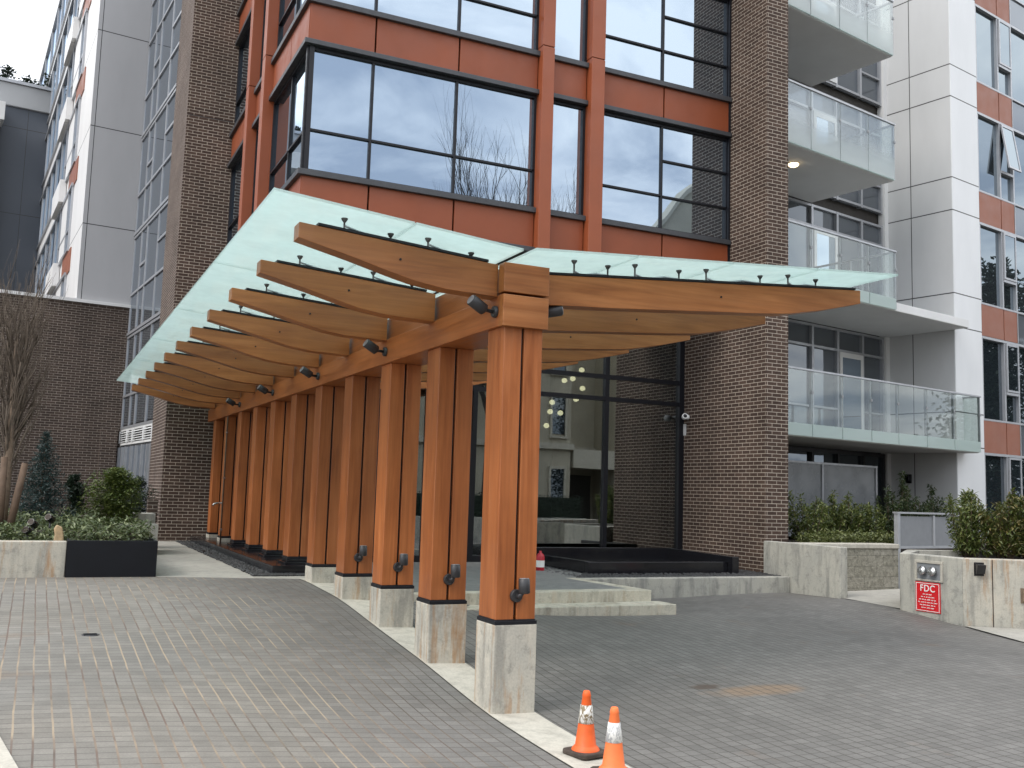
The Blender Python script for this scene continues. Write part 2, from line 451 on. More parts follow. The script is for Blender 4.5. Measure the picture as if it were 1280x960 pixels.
# ------------------------------------------------------------------ the ground
CP = [(0,12.6,.54),(-3,12.6,.56),(3,12.2,.54),(3,11.69,.53),(3,10.4,.485),(3,9.11,.365),(3,7.82,.245),(3,6.53,.105),(3,5.3,.05),
      (3,3,0),(3,0,-.06),(.3,9.5,.43),(.3,6.5,.3),(.3,4,.2),(-3,9.5,.45),(-3,5,.27),(0,0,.06),(-4,0,.1),(1.4,12.4,.54),
      (4.45,10.4,.395),(5.19,10.1,.31),(7.05,10.1,.27),(7.9,12.1,.23),(10.5,12,.28),(10.55,11.05,.3),(11.2,11.95,.25),(10.4,9.81,.29),(10.4,8.85,.2),
      (11.05,8.48,.2),(12.7,12.05,.3),(7,6,.1),(10,5,.1),(7,2,0),(14,6,.15),(5,-4,-.2),(-5,-4,0),(15,-5,-.25),(0,-12,-.5),(20,-12,-.6),
      (8,-14,-.6),(22,2,-.1),(22,13,.35),(-6,13,.58)]
P_ = np.array(CP, float); N_ = len(P_)
def _U(r2):
    return np.where(r2 > 1e-12, r2*np.log(np.maximum(r2, 1e-12)), 0.0)
d2 = ((P_[:, None, :2]-P_[None, :, :2])**2).sum(-1)
K_ = _U(d2) + np.eye(N_)*.02
Q_ = np.c_[np.ones(N_), P_[:, :2]]
A_ = np.block([[K_, Q_], [Q_.T, np.zeros((3, 3))]])
W_ = np.linalg.solve(A_, np.r_[P_[:, 2], np.zeros(3)])
def hgt(x, y):
    x = min(max(x, -6), 22); y = min(max(y, -14), 13)
    r2 = (P_[:, 0]-x)**2 + (P_[:, 1]-y)**2
    z = float(_U(r2) @ W_[:N_] + W_[N_] + W_[N_+1]*x + W_[N_+2]*y)
    if x < 3.4:
        k = min(max((y-11.2)/1.0, 0), 1); z = z*(1-k) + .54*k
    return z

def ticks(segs):
    out = []
    for a, b, s in segs:
        n = max(1, int(round((b-a)/s))); out += [a + (b-a)*i/n for i in range(n)]
    out.append(segs[-1][1]); return out
xs = ticks([(-220,-20,50),(-20,-6,3.5),(-6,-1,.5),(-1,12,.25),(12,22,1),(22,60,8),(60,260,50)])
ys = ticks([(-220,-30,45),(-30,-14,4),(-14,-2,1.5),(-2,3,.5),(3,12.25,.25),(12.25,13,.25),(13,40,9),(40,260,55)])
g = MB(); nx = len(xs)
vs = [(x, y, hgt(x, y) if y <= 12.76 or x > 3.2 else min(hgt(x, y), .5)) for y in ys for x in xs]
fs = [(j*nx+i, j*nx+i+1, (j+1)*nx+i+1, (j+1)*nx+i) for j in range(len(ys)-1) for i in range(nx-1)]
g.add(vs, fs, None, True)
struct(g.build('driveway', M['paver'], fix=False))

# pale concrete strip under the posts
s_ = MB(); yy = ticks([(2.5, 12.2, .25)]); v = []
for y in yy:
    for x in (2.99, 3.17, 3.355): v.append((x, y, hgt(x, y)+.007))
f = []
for j in range(len(yy)-1):
    for i in range(2): f.append((j*3+i, j*3+i+1, (j+1)*3+i+1, (j+1)*3+i))
s_.add(v, f); struct(s_.build('concrete_strip', M['concrete_pale']))
# concrete edging in the near left corner, a band laid along the drive
e_ = MB(); v = []; f = []
for k in range(41):
    y = 1.0 + 8.0*k/40; x = -.062 - .173*(y-5.98)
    for q in (0, .35, .7): v.append((x-q, y-.17*q, hgt(x-q, y)+.012))
for k in range(40):
    for q in range(2): f.append((k*3+q, k*3+q+1, (k+1)*3+q+1, (k+1)*3+q))
e_.add(v, f); struct(e_.build('edging', M['concrete_pale']))
# raised concrete patio left of the posts
p_ = MB(); p_.prism([(-8, 12.655), (1.39, 12.645), (3.36, 12.1), (3.36, 22.6), (2.3, 30), (-8, 30)], .3, .543, 'z')
struct(p_.build('patio', M['patio']))
# entrance platform and its step
def stair():
    m = MB(); m.prism([(3.36, 10.49), (6.93, 10.49), (6.83, 12.2), (7.35, 12.9), (7.35, 15.15), (3.36, 15.15)], 0, .522, 'z')
    struct(m.build('entrance_platform', M['platform'], bevel=.008))
    m = MB()
    m.box(3.38, 6.945, 10.47, 10.70, .0, .5245); m.prism([(6.945, 10.7), (6.945, 10.7), (6.84, 12.2), (6.68, 12.2), (6.74, 10.7)], .4, .5245, 'z')
    struct(m.build('platform_edge', M['concrete_step'], bevel=.008))
    m = MB(); m.box(3.38, 7.06, 10.1, 10.47, -.05, .392)
    struct(m.build('entrance_step', M['concrete_step'], bevel=.008))
stair()
# bed of the planting behind the left planters, path by the stone wall
b_ = MB(); b_.box(-8, 1.35, 14.06, 26.4, .4, .99); struct(b_.build('planting_bed', M['soil']))
b_ = MB(); b_.prism([(11.1, 11.55), (12.75, 12.1), (13.6, 13.4), (14.6, 13.2), (13, 11), (11.3, 10.6)], .1, .3, 'z')
pt = MB(); pts = [(10.57, 11.04), (10.71, 11.04), (10.71, 11.97), (13.4, 12.02), (13.4, 11.0), (11.4, 10.7), (10.42, 9.83)]
pt.add([(x, y, hgt(x, y)+.013) for x, y in pts], [tuple(range(len(pts)))]); struct(pt.build('path', M['patio']))
pt = MB(); pts = [(10.41, 8.81), (10.16, 7.8), (11.5, 6.9), (13.4, 6.9)]
pt.add([(x, y, hgt(x, y)+.013) for x, y in pts], [tuple(range(len(pts)))]); struct(pt.build('path', M['patio']))
b_ = MB(); b_.prism([(6.84, 12.2), (10.54, 12.2), (10.68, 12.85), (10.68, 15.15), (7.36, 15.15), (7.36, 12.9)], .0, .5, 'z'); struct(b_.build('gravel_bed', M['soil']))
b_ = MB(); b_.prism([(10.75, 12.7), (12.7, 12.2), (14.5, 13.3), (24, 15), (24, 17), (11.2, 15.2)], .0, .93, 'z'); struct(b_.build('terrace_bed', M['soil']))

# ------------------------------------------------------------------ vegetation helpers
def leaf(mb, p, l, w, r, up=.3, drop=None):
    a = r.uniform(0, 2*PI); el = r.uniform(-.5, 1.0) if drop is None else drop + r.uniform(-.35, .35)
    d = Vector((math.cos(a)*math.cos(el), math.sin(a)*math.cos(el), math.sin(el)))
    s = d.cross(Vector((r.uniform(-.5, .5), r.uniform(-.5, .5), 1)));
    if s.length < 1e-3: s = Vector((1, 0, 0))
    s.normalize(); n = s.cross(d)
    P = Vector(p)
    a_ = P; b_ = P + d*l*.5 + s*w*.5 + n*w*.12; c_ = P + d*l - n*l*.12; e_ = P + d*l*.5 - s*w*.5 + n*w*.12
    mb.add([tuple(a_), tuple(b_), tuple(c_), tuple(e_)], [(0, 1, 2), (0, 2, 3)])
def leafy(cx, cy, z0, h, rad, n, l, w, r, stems=4, top=.35, drop=None, lobes=7, bot=.08):
    lobes = int(lobes*1.7)
    fo = MB(); st = MB(); lob = []
    for i in range(lobes):
        t = bot + (1-bot)*((i+r.random())/lobes); rr = rad*(1-.65*max(0, t-top)/(1-top))
        a = r.uniform(0, 2*PI); q = rr*r.uniform(.1, .62)
        lob.append((cx+q*math.cos(a), cy+q*math.sin(a), z0+h*t*.94, rr*r.uniform(.36, .62)))
    for i in range(n):
        x, y, z, q = lob[i % lobes]
        while True:
            d = Vector((r.uniform(-1,1), r.uniform(-1,1), r.uniform(-1,1)))
            if .15 < d.length < 1: break
        p = Vector((x, y, z)) + Vector((d.x*q, d.y*q, d.z*q*1.25))
        if p.z < z0+.03: p.z = z0 + r.uniform(.03, h*.25)
        leaf(fo, p, l*r.uniform(.7, 1.25), w*r.uniform(.7, 1.2), r, drop=drop)
    for i in range(stems):
        a = r.uniform(0, 2*PI); b = r.uniform(.1, .35)*rad
        x, y, z, q = lob[i % lobes]
        st.tube([(cx+b*.4*math.cos(a), cy+b*.4*math.sin(a), z0-.05), ((cx+x)/2, (cy+y)/2, z0+(z-z0)*.55), (x, y, z)], [.011, .008, .003], 5)
    return fo, st
def upright(name, label, mat, cx, cy, z0, h, rad, n, l, w, group, seed, shoots=11):
    r = random.Random(seed)
    t = thing(name, label, 'shrub', (cx, cy, z0), 0, group)
    fo = MB(); st = MB()
    for i in range(shoots):
        a = 2*PI*i/shoots + r.uniform(-.4, .4); q = rad*(r.random()**.6)
        H = h*r.uniform(.62, 1.0)*(1-.22*q/rad)
        bx, by = .25*q*math.cos(a), .25*q*math.sin(a); tx, ty = q*math.cos(a), q*math.sin(a)
        pt = lambda u: Vector((bx+(tx-bx)*u**.8, by+(ty-by)*u**.8, H*u))
        st.tube([pt(0)-Vector((0, 0, .05)), pt(.35), pt(.7), pt(1)], [.011, .009, .006, .002], 5)
        for k in range(int(n/shoots)):
            u = r.uniform(.1, 1.0)
            sp = rad*.36*(1.08-u)**.6*r.random()**.5
            b = r.uniform(0, 2*PI); p = pt(u) + Vector((math.cos(b)*sp, math.sin(b)*sp, r.uniform(-.03, .03)))
            leaf(fo, p, l*r.uniform(.6, 1.25), w*r.uniform(.7, 1.2), r, drop=r.choice((-.6, -.25, .5, .9)))
    fo.build('foliage', mat, t, fix=False); st.build('stem', M['bark'], t)
    return t
def shrub(name, label, cat, mat, cx, cy, z0, h, rad, n, l, w, group=None, seed=0, **k):
    r = random.Random(seed)
    t = thing(name, label, cat, (cx, cy, z0), 0, group)
    fo, st = leafy(0, 0, 0, h, rad, n, l, w, r, **k)
    fo.build('foliage', mat, t, fix=False); st.build('stem', M['bark'], t)
    return t
def branch_tree(mb, p, d, L, rad, depth, r, spread, up, n=3, seg=3):
    pts = [Vector(p)]; dd = Vector(d).normalized(); rads = [rad]
    for i in range(seg):
        dd = (dd + Vector((r.uniform(-1,1), r.uniform(-1,1), r.uniform(-.4,1)*up))*.16).normalized()
        pts.append(pts[-1] + dd*L/seg); rads.append(rad*(1-.5*(i+1)/seg))
    mb.tube(pts, rads, 6 if rad > .02 else 4)
    if depth == 0: return
    for i in range(n):
        t = r.uniform(.3, 1) if i else 1.0
        k = t*seg; j = min(int(k), seg-1); q = pts[j].lerp(pts[j+1], k-j)
        a = Vector((r.uniform(-1,1), r.uniform(-1,1), r.uniform(-.3,1)))
        nd = (dd + a.normalized()*spread + Vector((0,0,up*.4))).normalized()
        branch_tree(mb, q, nd, L*r.uniform(.6, .85), rads[j]*.62, depth-1, r, spread, up, n, seg)

# ------------------------------------------------------------------ the timber canopy
can = thing('timber_canopy', 'long cedar canopy with butterfly beams, square posts and mint glass roof along the drive', 'canopy', (3.17, 6.5, 0))
CX, CY = 3.17, 6.5
PY = [6.53 + 1.29*k for k in range(11)]
for k, y in enumerate(PY):
    x0, x1, zt = 3.02-CX, 3.333-CX, 2.872
    yl = y - CY
    m = MB(); m.box(x0, -.009, yl, yl+.295, .756, zt); m.box(.013, x1, yl, yl+.295, .756, zt)
    po = m.build('post', M['wood_z'], can, bevel=.004)
    m = MB(); m.box(-.0095, .0135, yl+.03, yl+.27, .78, zt-.002); m.build('steel_core', M['frame'], po)
    m = MB(); m.box(x0-.01, x1+.012, yl-.012, yl+.307, .722, .748); m.box(x0-.003, x1+.004, yl-.004, yl+.3, .747, .7565)
    m.build('metal_collar', M['frame'], po, bevel=.003)
    b0 = hgt(3.17, y)-.1 if k < 5 else .5
    if 5 <= k <= 8:
        m = MB(); m.box(x0-.05, x1+.05, yl-.05, yl+.34, .65, .69); m.box(x0-.012, x1+.012, yl-.012, yl+.31, .69, .722)
        m.build('plinth_block', M['black'], po, bevel=.006)
    else:
        if k > 8: b0 = .53
        m = MB(); m.box(x0-.012, x1+.014, yl-.012, yl+.31, b0, .722)
        m.build('concrete_base', M['concrete_rust'], po, bevel=.008)
YE = 20.28
m = MB(); m.box(2.988-CX, 3.347-CX, 6.50-CY, YE-CY, 2.873, 3.106); m.build('ridge_beam', M['wood_y'], can, bevel=.004)
m = MB(); m.box(3.02-CX, 3.32-CX, 6.55-CY, YE-CY-.02, 3.108, 3.322); m.build('ridge_beam', M['wood_y'], can, bevel=.004)
m = MB(); m.box(2.981-CX, 3.352-CX, 6.478-CY, 6.56-CY, 2.866, 3.100); m.build('end_cap', M['wood_x'], can, bevel=.004)
m = MB(); m.box(2.981-CX, 3.352-CX, 6.478-CY, 6.58-CY, 3.118, 3.336); m.build('end_cap', M['wood_x'], can, bevel=.004)

def sm(t): t = min(max(t, 0), 1); return t*t*(3-2*t)
def beam_profile(side):
    top, bot = [], []
    if side < 0:
        xi, xo = 2.986, 1.49
        for i in range(19):
            t = i/18; x = xi + (xo-xi)*t
            top.append((x, 3.338 + .108*t))
            bot.append((x, float(np.interp(x, [1.49, 1.868, 2.199, 2.354, 2.579, 2.986], [3.337, 3.252, 3.168, 3.134, 3.106, 3.094]))))
    else:
        xi, xo = 3.353, 6.56
        for i in range(25):
            t = i/24; x = xi + (xo-xi)*t
            top.append((x, 3.31 + .25*t))
            bot.append((x, float(np.interp(x, [3.35, 3.94, 4.85, 5.45, 5.75, 6.13, 6.56], [3.078, 3.115, 3.186, 3.232, 3.262, 3.335, 3.44]))))
    return top, bot
def topz(side, x):
    return 3.338 + .108*(2.986-x)/1.496 if side < 0 else 3.31 + .25*(x-3.353)/3.207
def glassz(side, x):
    return 3.40 + .088*(3.08-x) if side < 0 else 3.42 + .0695*(x-3.16)
def beam(side, k):
    y = PY[k] + .07
    top, bot = beam_profile(side)
    if side > 0 and k > 6: return
    poly = [(x-CX, z) for x, z in top] + [(x-CX, z) for x, z in reversed(bot)]
    bo = MB().prism(poly, y-CY, y+.15-CY, 'y').build('beam', M['wood_x'], can, bevel=.004)
    xa, xb = (top[1][0], 1.62) if side < 0 else (3.37, 6.5)
    fl = [(xa-CX, topz(side, xa)+.003), (xb-CX, topz(side, xb)+.003), (xb-CX, topz(side, xb)+.021), (xa-CX, topz(side, xa)+.021)]
    MB().prism(fl, y-.006-CY, y+.156-CY, 'y').build('top_flashing', M['frame'], bo)
    px = 2.22 if side < 0 else 5.02
    zc = topz(side, px) - .115
    T = Matrix.Translation((px-CX, y-.0015-CY, zc)) @ Matrix.Rotation(R(90), 4, 'X')
    MB().lathe([(.0085, 0), (.0085, .006)], 10, T=T).build('bolt_plug', M['frame'], bo)
    spots = [(1.8, 2.17), (2.42, 2.8)] if side < 0 else [(3.62, 3.98), (4.17, 4.66), (4.86, 5.5), (5.72, 6.12)]
    for a, b in spots:
        am = MB(); ym = y+.07-CY
        for x in (a, b):
            z0, z1 = topz(side, x)+.02, glassz(side, x)
            dy = .05 if x == a else -.05
            MB().lathe([(.007, 0), (.007, (z1-z0)-.03), (.011, (z1-z0)-.028), (.024, (z1-z0)-.008), (.024, (z1-z0)-.001)], 12, (x-CX, ym-dy-.03, z0)).build('glass_fitting', M['fitting'], bo)
            am.tube([(x-CX, ym-dy-.03, z0+.016), ((a+b)/2-CX+(x-(a+b)/2)*.35, ym, z0+.012)], .008, 6)
        za, zb = topz(side, a)+.03, topz(side, b)+.03
        am.tube([((a*.68+b*.32)-CX, ym, za), ((a*.32+b*.68)-CX, ym, zb)], .012, 8)
        am.build('fitting_arm', M['alu'], bo)
for k in range(11): beam(-1, k); beam(1, k)
# glass roof, two panes wide on the left, four on the right
yb = [6.34, 8.75, 11.33, 13.91, 16.49, 18.6, 20.25]
for side in (-1, 1):
    xb = [3.075, 2.235, 1.25] if side < 0 else [3.165, 4.05, 4.95, 5.85, 6.76]
    yl = yb if side < 0 else [6.34, 8.75, 11.33, 13.7]
    for j in range(len(yl)-1):
        for i in range(len(xb)-1):
            a, b = xb[i], xb[i+1]; sg = .006 if b > a else -.006
            a += sg; b -= sg
            q = [(a-CX, glassz(side, a)), (b-CX, glassz(side, b)), (b-CX, glassz(side, b)+.017), (a-CX, glassz(side, a)+.017)]
            MB().prism(q, yl[j]+.006-CY, yl[j+1]-.006-CY, 'y').build('glass_panel', M['mint'], can)

# ------------------------------------------------------------------ lamps on the canopy
def lamp(name, label, base, aim, group):
    # round back plate, stub arm, cylindrical head
    t = thing(name, label, 'light', base, 0, group)
    return t
POSW = ['nearest', 'second', 'third', 'fourth']
for k in range(4):
    y = PY[k]
    t = thing('uplight', 'small charcoal cylinder uplight low on the %s post from the camera' % POSW[k], 'light', (3.172, y-.002, .925), 0, 'uplights on the post fronts')
    T = Matrix.Rotation(R(90), 4, 'X')
    MB().lathe([(.047, 0), (.047, .022), (.042, .03)], 20, T=T).build('back_plate', M['metal'], t)
    m = MB(); m.tube([(0, -.025, 0), (0, -.07, .0), (.012, -.085, .03)], .017, 10); m.build('arm', M['metal'], t)
    T2 = Matrix.Translation((.026, -.088, .035)) @ Matrix.Rotation(R(-5), 4, 'X')
    h = MB(); h.lathe([(.03, -.015), (.041, -.008), (.041, .088), (.036, .092)], 20, T=T2); ho = h.build('lamp_head', M['metal'], t)
    MB().lathe([(.034, .0925), (.034, .0955)], 20, T=T2).build('lens', M['alu'], ho)
SP = [(6.62, 'nearest the camera'), (9.19, 'second from the camera'), (11.74, 'third from the camera'), (14.28, 'fourth from the camera'), (16.85, 'farthest from the camera')]
for y, w in SP:
    t = thing('spotlight', 'dark cylinder spotlight under the left beams on the ridge side, %s' % w, 'light', (2.986, y, 2.985), 0, 'spotlights under the left beams')
    T = Matrix.Rotation(R(-90), 4, 'Y')
    MB().lathe([(.045, 0), (.045, .018), (.04, .026)], 18, T=T).build('back_plate', M['metal'], t)
    MB().tube([(-.02, 0, 0), (-.1, 0, .005), (-.125, -.005, .02)], .014, 8).build('arm', M['metal'], t)
    T2 = Matrix.Translation((-.145, -.012, .03)) @ Matrix.Rotation(R(-62), 4, 'Y') @ Matrix.Rotation(R(8), 4, 'X')
    ho = MB().lathe([(.034, -.06), (.045, -.05), (.045, .075), (.04, .08)], 20, T=T2).build('lamp_head', M['metal'], t)
    MB().lathe([(.037, .0805), (.037, .0835)], 20, T=T2).build('lens', M['alu'], ho)
t = thing('spotlight', 'dark cylinder spotlight under the right beam beside the end cap', 'light', (3.348, 6.72, 3.03), 0)
MB().lathe([(.045, 0), (.045, .018), (.04, .026)], 18, T=Matrix.Rotation(R(90), 4, 'Y')).build('back_plate', M['metal'], t)
MB().tube([(.02, 0, 0), (.07, -.03, .01), (.11, -.055, .02)], .014, 8).build('arm', M['metal'], t)
T2 = Matrix.Translation((.135, -.06, .02)) @ Matrix.Rotation(R(78), 4, 'Y') @ Matrix.Rotation(R(18), 4, 'X')
ho = MB().lathe([(.034, -.06), (.045, -.05), (.045, .065), (.04, .07)], 20, T=T2).build('lamp_head', M['metal'], t)
MB().lathe([(.037, .0705), (.037, .0735)], 20, T=T2).build('lens', M['alu'], ho)

# ------------------------------------------------------------------ plinth, pebbles, spout
t = thing('stone_plinth', 'long low black stone plinth running under the far canopy posts', 'plinth', (3.15, 12.75, .54))
m = MB(); m.box(2.78-3.15, 3.62-3.15, 0, 7.4, 0, .12); m.build('slab', M['black'], t, bevel=.008)
t = thing('water_spout', 'small bent steel spout on the side of the tenth canopy post', 'spout', (3.02, 18.2, 1.33))
MB().tube([(.0, 0, 0), (-.09, -.02, .0), (-.15, -.03, -.02), (-.165, -.03, -.05)], .018, 8).build('pipe', M['steel'], t)
MB().lathe([(.03, 0), (.03, .012)], 14, T=Matrix.Rotation(R(-90), 4, 'Y')).build('flange', M['steel'], t)
t = thing('drain_pipe', 'thin copper pipe on the edge of the second farthest canopy post', 'pipe', (3.0, 18.05, .56))
MB().tube([(0, 0, 0), (0, 0, 2.3)], .014, 8).build('pipe', M['stake'], t)
m = MB(); [m.box(-.02, .02, -.02, .02, z, z+.03) for z in (.3, 1.2, 2.0)]; m.build('bracket', M['steel'], t)
def pebbles(name, boxes, n, r, s0, s1, label):
    m = MB()
    ico = [(0,0,1),(.89,0,.45),(.28,.85,.45),(-.72,.53,.45),(-.72,-.53,.45),(.28,-.85,.45),(.72,.53,-.45),(-.28,.85,-.45),(-.89,0,-.45),(-.28,-.85,-.45),(.72,-.53,-.45),(0,0,-1)]
    fc = [(0,1,2),(0,2,3),(0,3,4),(0,4,5),(0,5,1),(1,6,2),(2,7,3),(3,8,4),(4,9,5),(5,10,1),(6,7,2),(7,8,3),(8,9,4),(9,10,5),(10,6,1),(11,7,6),(11,8,7),(11,9,8),(11,10,9),(11,6,10)]
    for i in range(n):
        x0, x1, y0, y1, z = boxes[i % len(boxes)]
        s = r.uniform(s0, s1)
        T = Matrix.Translation((r.uniform(x0, x1), r.uniform(y0, y1), z + s*.2)) @ Matrix.Rotation(r.uniform(0, 6), 4, 'Z') @ Matrix.Diagonal((s*r.uniform(.8, 1.5), s*r.uniform(.7, 1.2), s*r.uniform(.5, .8), 1))
        m.add(ico, fc, T, True)
    o = m.build(name, M['pebble'], fix=False); o['kind'] = 'stuff'; tag(o, label, 'gravel'); return o
pebbles('dark_pebbles', [(2.52, 2.78, 12.62, 20.2, .55), (2.52, 3.3, 12.56, 12.75, .55), (2.52, 2.78, 12.62, 20.2, .55)], 2600, random.Random(3), .012, .028, 'band of dark pebbles along the black plinth beside the patio')
pebbles('dark_pebbles', [(6.9, 10.5, 12.25, 12.9, .505), (6.95, 7.45, 12.3, 14.9, .505), (6.9, 10.5, 12.25, 12.6, .505), (10.0, 10.65, 12.3, 14.5, .505)], 4200, random.Random(4), .012, .03, 'bed of dark pebbles around the black fountain basin')

# fountain basin right of the entrance
t = thing('fountain_basin', 'black stone fountain basin with raised rim in front of the lobby glass', 'fountain', (8.7, 13.7, .5))
X0, X1, Y0, Y1 = 7.44-8.7, 9.98-8.7, 12.9-13.7, 14.55-13.7
m = MB(); m.box(X0, X1, Y0, Y0+.1, 0, .185); m.build('front_rim', M['black'], t, bevel=.006)
m = MB(); m.box(X0, X0+.1, Y0+.1, Y1, 0, .19); m.build('side_rim', M['black'], t, bevel=.006)
m = MB(); m.box(X0-.05, X1+.15, Y1, Y1+.1, 0, .3); m.build('back_rim', M['black'], t, bevel=.006)
m = MB(); m.prism([(Y0-.12, 0), (Y1, 0), (Y1, .3), (Y0-.12, .27)], X1+.005, X1+.13, 'x'); m.build('side_rim', M['black'], t, bevel=.006)
m = MB(); m.box(X0+.1, X1, Y0+.1, Y1, 0, .11); m.build('basin_floor', M['black'], t)

# fire extinguisher-like red unit on the platform by the near post
t = thing('red_canister', 'small red and white canister standing on the platform behind the near post', 'canister', (6.93, 13.45, .522))
MB().lathe([(.06, 0), (.065, .01), (.065, .2), (.05, .24), (.02, .26), (.02, .29)], 18).build('body', M['red_ext'], t)
MB().lathe([(.0665, .05), (.0665, .15)], 18, cap=False).build('label_band', M['paint'], t)

# ------------------------------------------------------------------ centre building
cb = thing('apartment_building', 'brown brick apartment building with rust orange bay, dark ledges and glazed lobby', 'building')
ZT = 13.2
m = MB(); m.box(10.7, 11.16, 12.85, 17.5, .1, ZT+1.5); m.build('brick_pier', M['brick'], cb)
m = MB(); m.box(2.22, 3.6, 20.3, 22.8, .4, ZT+3); m.build('brick_pier', M['brick'], cb)
m = MB(); m.box(2.216, 3.11, 20.297, 20.31, 9.034, 9.046); m.build('brick_joint', M['frame'], cb)
MB().box(2.205, 2.219, 20.3, 22.8, .4, ZT+3).build('brick_return', M['brick_return'], cb)
# bay core
BX, BY = 3.11, 13.84
m = MB(); m.box(BX+.1, 10.69, BY+.12, 20.29, 5.56, ZT); m.build('bay_core', M['frame'], cb)
FL = [(6.1, 6.235), (8.72, 8.84), (11.32, 11.44)]       # sill ledges
HD = [(5.46, 5.56), (8.06, 8.12), (10.66, 10.74), (13.1, 13.2)]  # head ledges
sills = [6.1, 8.7, 11.3]
def oriented(side):
    # front: local u along +X on plane y=BY; left: u along +Y on plane x=BX
    if side == 'front': return Matrix.Translation((0, BY, 0))
    return Matrix.Translation((BX, 0, 0)) @ Matrix(((0, 1, 0, 0), (1, 0, 0, 0), (0, 0, 1, 0), (0, 0, 0, 1)))
def bay_side(side, bays, pil, mulls, extra, u_lo, u_hi):
    T = oriented(side)
    for n, z in enumerate(sills):
        zt = z + 1.96                     # window head
        # sill and head ledges
        for (a, b) in bays:
            la = (a-.06 if side == 'front' else a+.111) if a == u_lo else a
            lb = b
            m = MB(); m.box(la, lb, -.06, .11, z, z+.085, T); m.build('window_ledge', M['ledge'], cb, bevel=.006)
            m = MB(); m.box(la, lb, -.06, .11, zt, zt+.075, T); m.build('window_ledge', M['ledge'], cb, bevel=.006)
            # window
            m = MB(); m.box(a+.03, b-.03, .07, .085, z+.085, zt, T); w = m.build('window', M['pane'], cb)
            fr = MB(); fw = .028
            fr.box(a, a+.035, .03, .1, z+.085, zt, T); fr.box(b-.045, b, .03, .1, z+.085, zt, T)
            fr.box(a+.035, b-.045, .03, .1, z+.086, z+.12, T); fr.box(a+.035, b-.045, .03, .1, zt-.05, zt-.001, T)
            ms = [q for q in mulls if a < q < b]
            for q in ms: fr.box(q-.02, q+.02, .04, .1, z+.12, zt-.05, T)
            for (ua, ub, zz) in extra:
                if a-.01 <= ua and ub <= b+.01: fr.box(ua+.02, ub-.02, .03, .1, z+zz-.015, z+zz+.015, T)
            fr.build('frame', M['frame'], w)
            # spandrel panels above the head
            edges = [a] + ms + [b]
            for i in range(len(edges)-1):
                m = MB(); m.box(edges[i]+.014, edges[i+1]-.014, .0, .06, zt+.075, z+2.6, T)
                m.build('spandrel_panel', M['orange'], cb, bevel=.004)
        # dark vertical joint behind
    for (a, b) in bays:
        ms = [q for q in mulls if a < q < b]; edges = [a] + ms + [b]
        for i in range(len(edges)-1):
            m = MB(); m.box(edges[i]+.014, edges[i+1]-.014, .0, .06, 5.54, sills[0], T)
            m.build('spandrel_panel', M['orange'], cb, bevel=.004)
        m = MB(); m.box((a-.06 if side == 'front' else a+.111) if a == u_lo else a, b, -.06, .11, 5.46, 5.54, T); m.build('window_ledge', M['ledge'], cb, bevel=.006)
    for a, b in pil:
        zz = [5.5] + [s + 2.75 for s in sills[:2]] + [ZT]
        for i in range(len(zz)-1):
            m = MB(); m.box(a, b, -.15, .1, zz[i]+.006, zz[i+1]-.006, T); m.build('pilaster', M['orange_pil'], cb, bevel=.006)
bay_side('front', [(3.11, 6.86), (7.075, 7.765), (8.02, 10.69)], [(6.858, 7.074), (7.766, 8.018)], [4.12, 5.475, 9.29, ],
         [(3.11, 4.12, .71), (4.12, 5.475, .71), (5.475, 6.86, .71), (8.02, 9.29, .69), (9.29, 10.69, .68), (9.29, 10.69, 1.31)], 3.11, 10.69)
bay_side('left', [(13.84, 16.3), (16.55, 17.75), (18.0, 20.29)], [(16.3, 16.55), (17.75, 18.0)], [15.0, 19.1],
         [(13.84, 15.0, .71), (15.0, 16.3, .71), (18.0, 19.1, .71), (19.1, 20.29, .71)], 13.84, 20.29)
# corner post of the bay
m = MB(); m.box(BX+.03, BX+.1, BY+.03, BY+.1, 5.5, ZT); m.build('corner_post', M['frame'], cb)
m = MB(); m.box(10.66, 10.705, BY-.02, BY+.1, 5.5, ZT); m.build('end_frame', M['frame'], cb)
# lobby glazing
GY = 15.2; LX = 4.3
m = MB(); m.box(LX, 10.6, GY, GY+.02, .62, 5.5); lg = m.build('lobby_glazing', M['lobby_glass'], cb)
m = MB()
m.box(LX, 10.64, GY-.05, GY+.07, .5, .62); m.box(10.6, 10.7, GY-.06, GY+.1, .5, 5.5)
for x in (9.06, 7.62, 6.52, 5.7, 4.9, 4.34): m.box(x-.04, x+.04, GY-.05, GY+.07, .62, 5.5)
for z in (3.38, 3.775): m.box(LX, 10.6, GY-.045, GY+.065, z-.037, z+.037)
m.box(5.7, 6.52, GY-.045, GY+.065, 2.62, 2.7); m.build('mullion', M['frame'], lg)
m = MB(); m.box(6.40, 6.48, GY-.09, GY-.051, .62, 2.62); m.build('door_stile', M['frame'], lg)
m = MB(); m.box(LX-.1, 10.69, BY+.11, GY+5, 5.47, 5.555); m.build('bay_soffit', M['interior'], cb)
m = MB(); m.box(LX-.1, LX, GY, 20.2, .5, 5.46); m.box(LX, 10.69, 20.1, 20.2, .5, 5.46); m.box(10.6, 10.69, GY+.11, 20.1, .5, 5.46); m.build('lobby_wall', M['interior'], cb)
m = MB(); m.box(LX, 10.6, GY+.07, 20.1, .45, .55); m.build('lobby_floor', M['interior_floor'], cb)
m = MB(); m.box(3.4, LX-.1, 17.2, 20.2, .5, 5.46); m.build('entry_wall', M['brick'], cb)
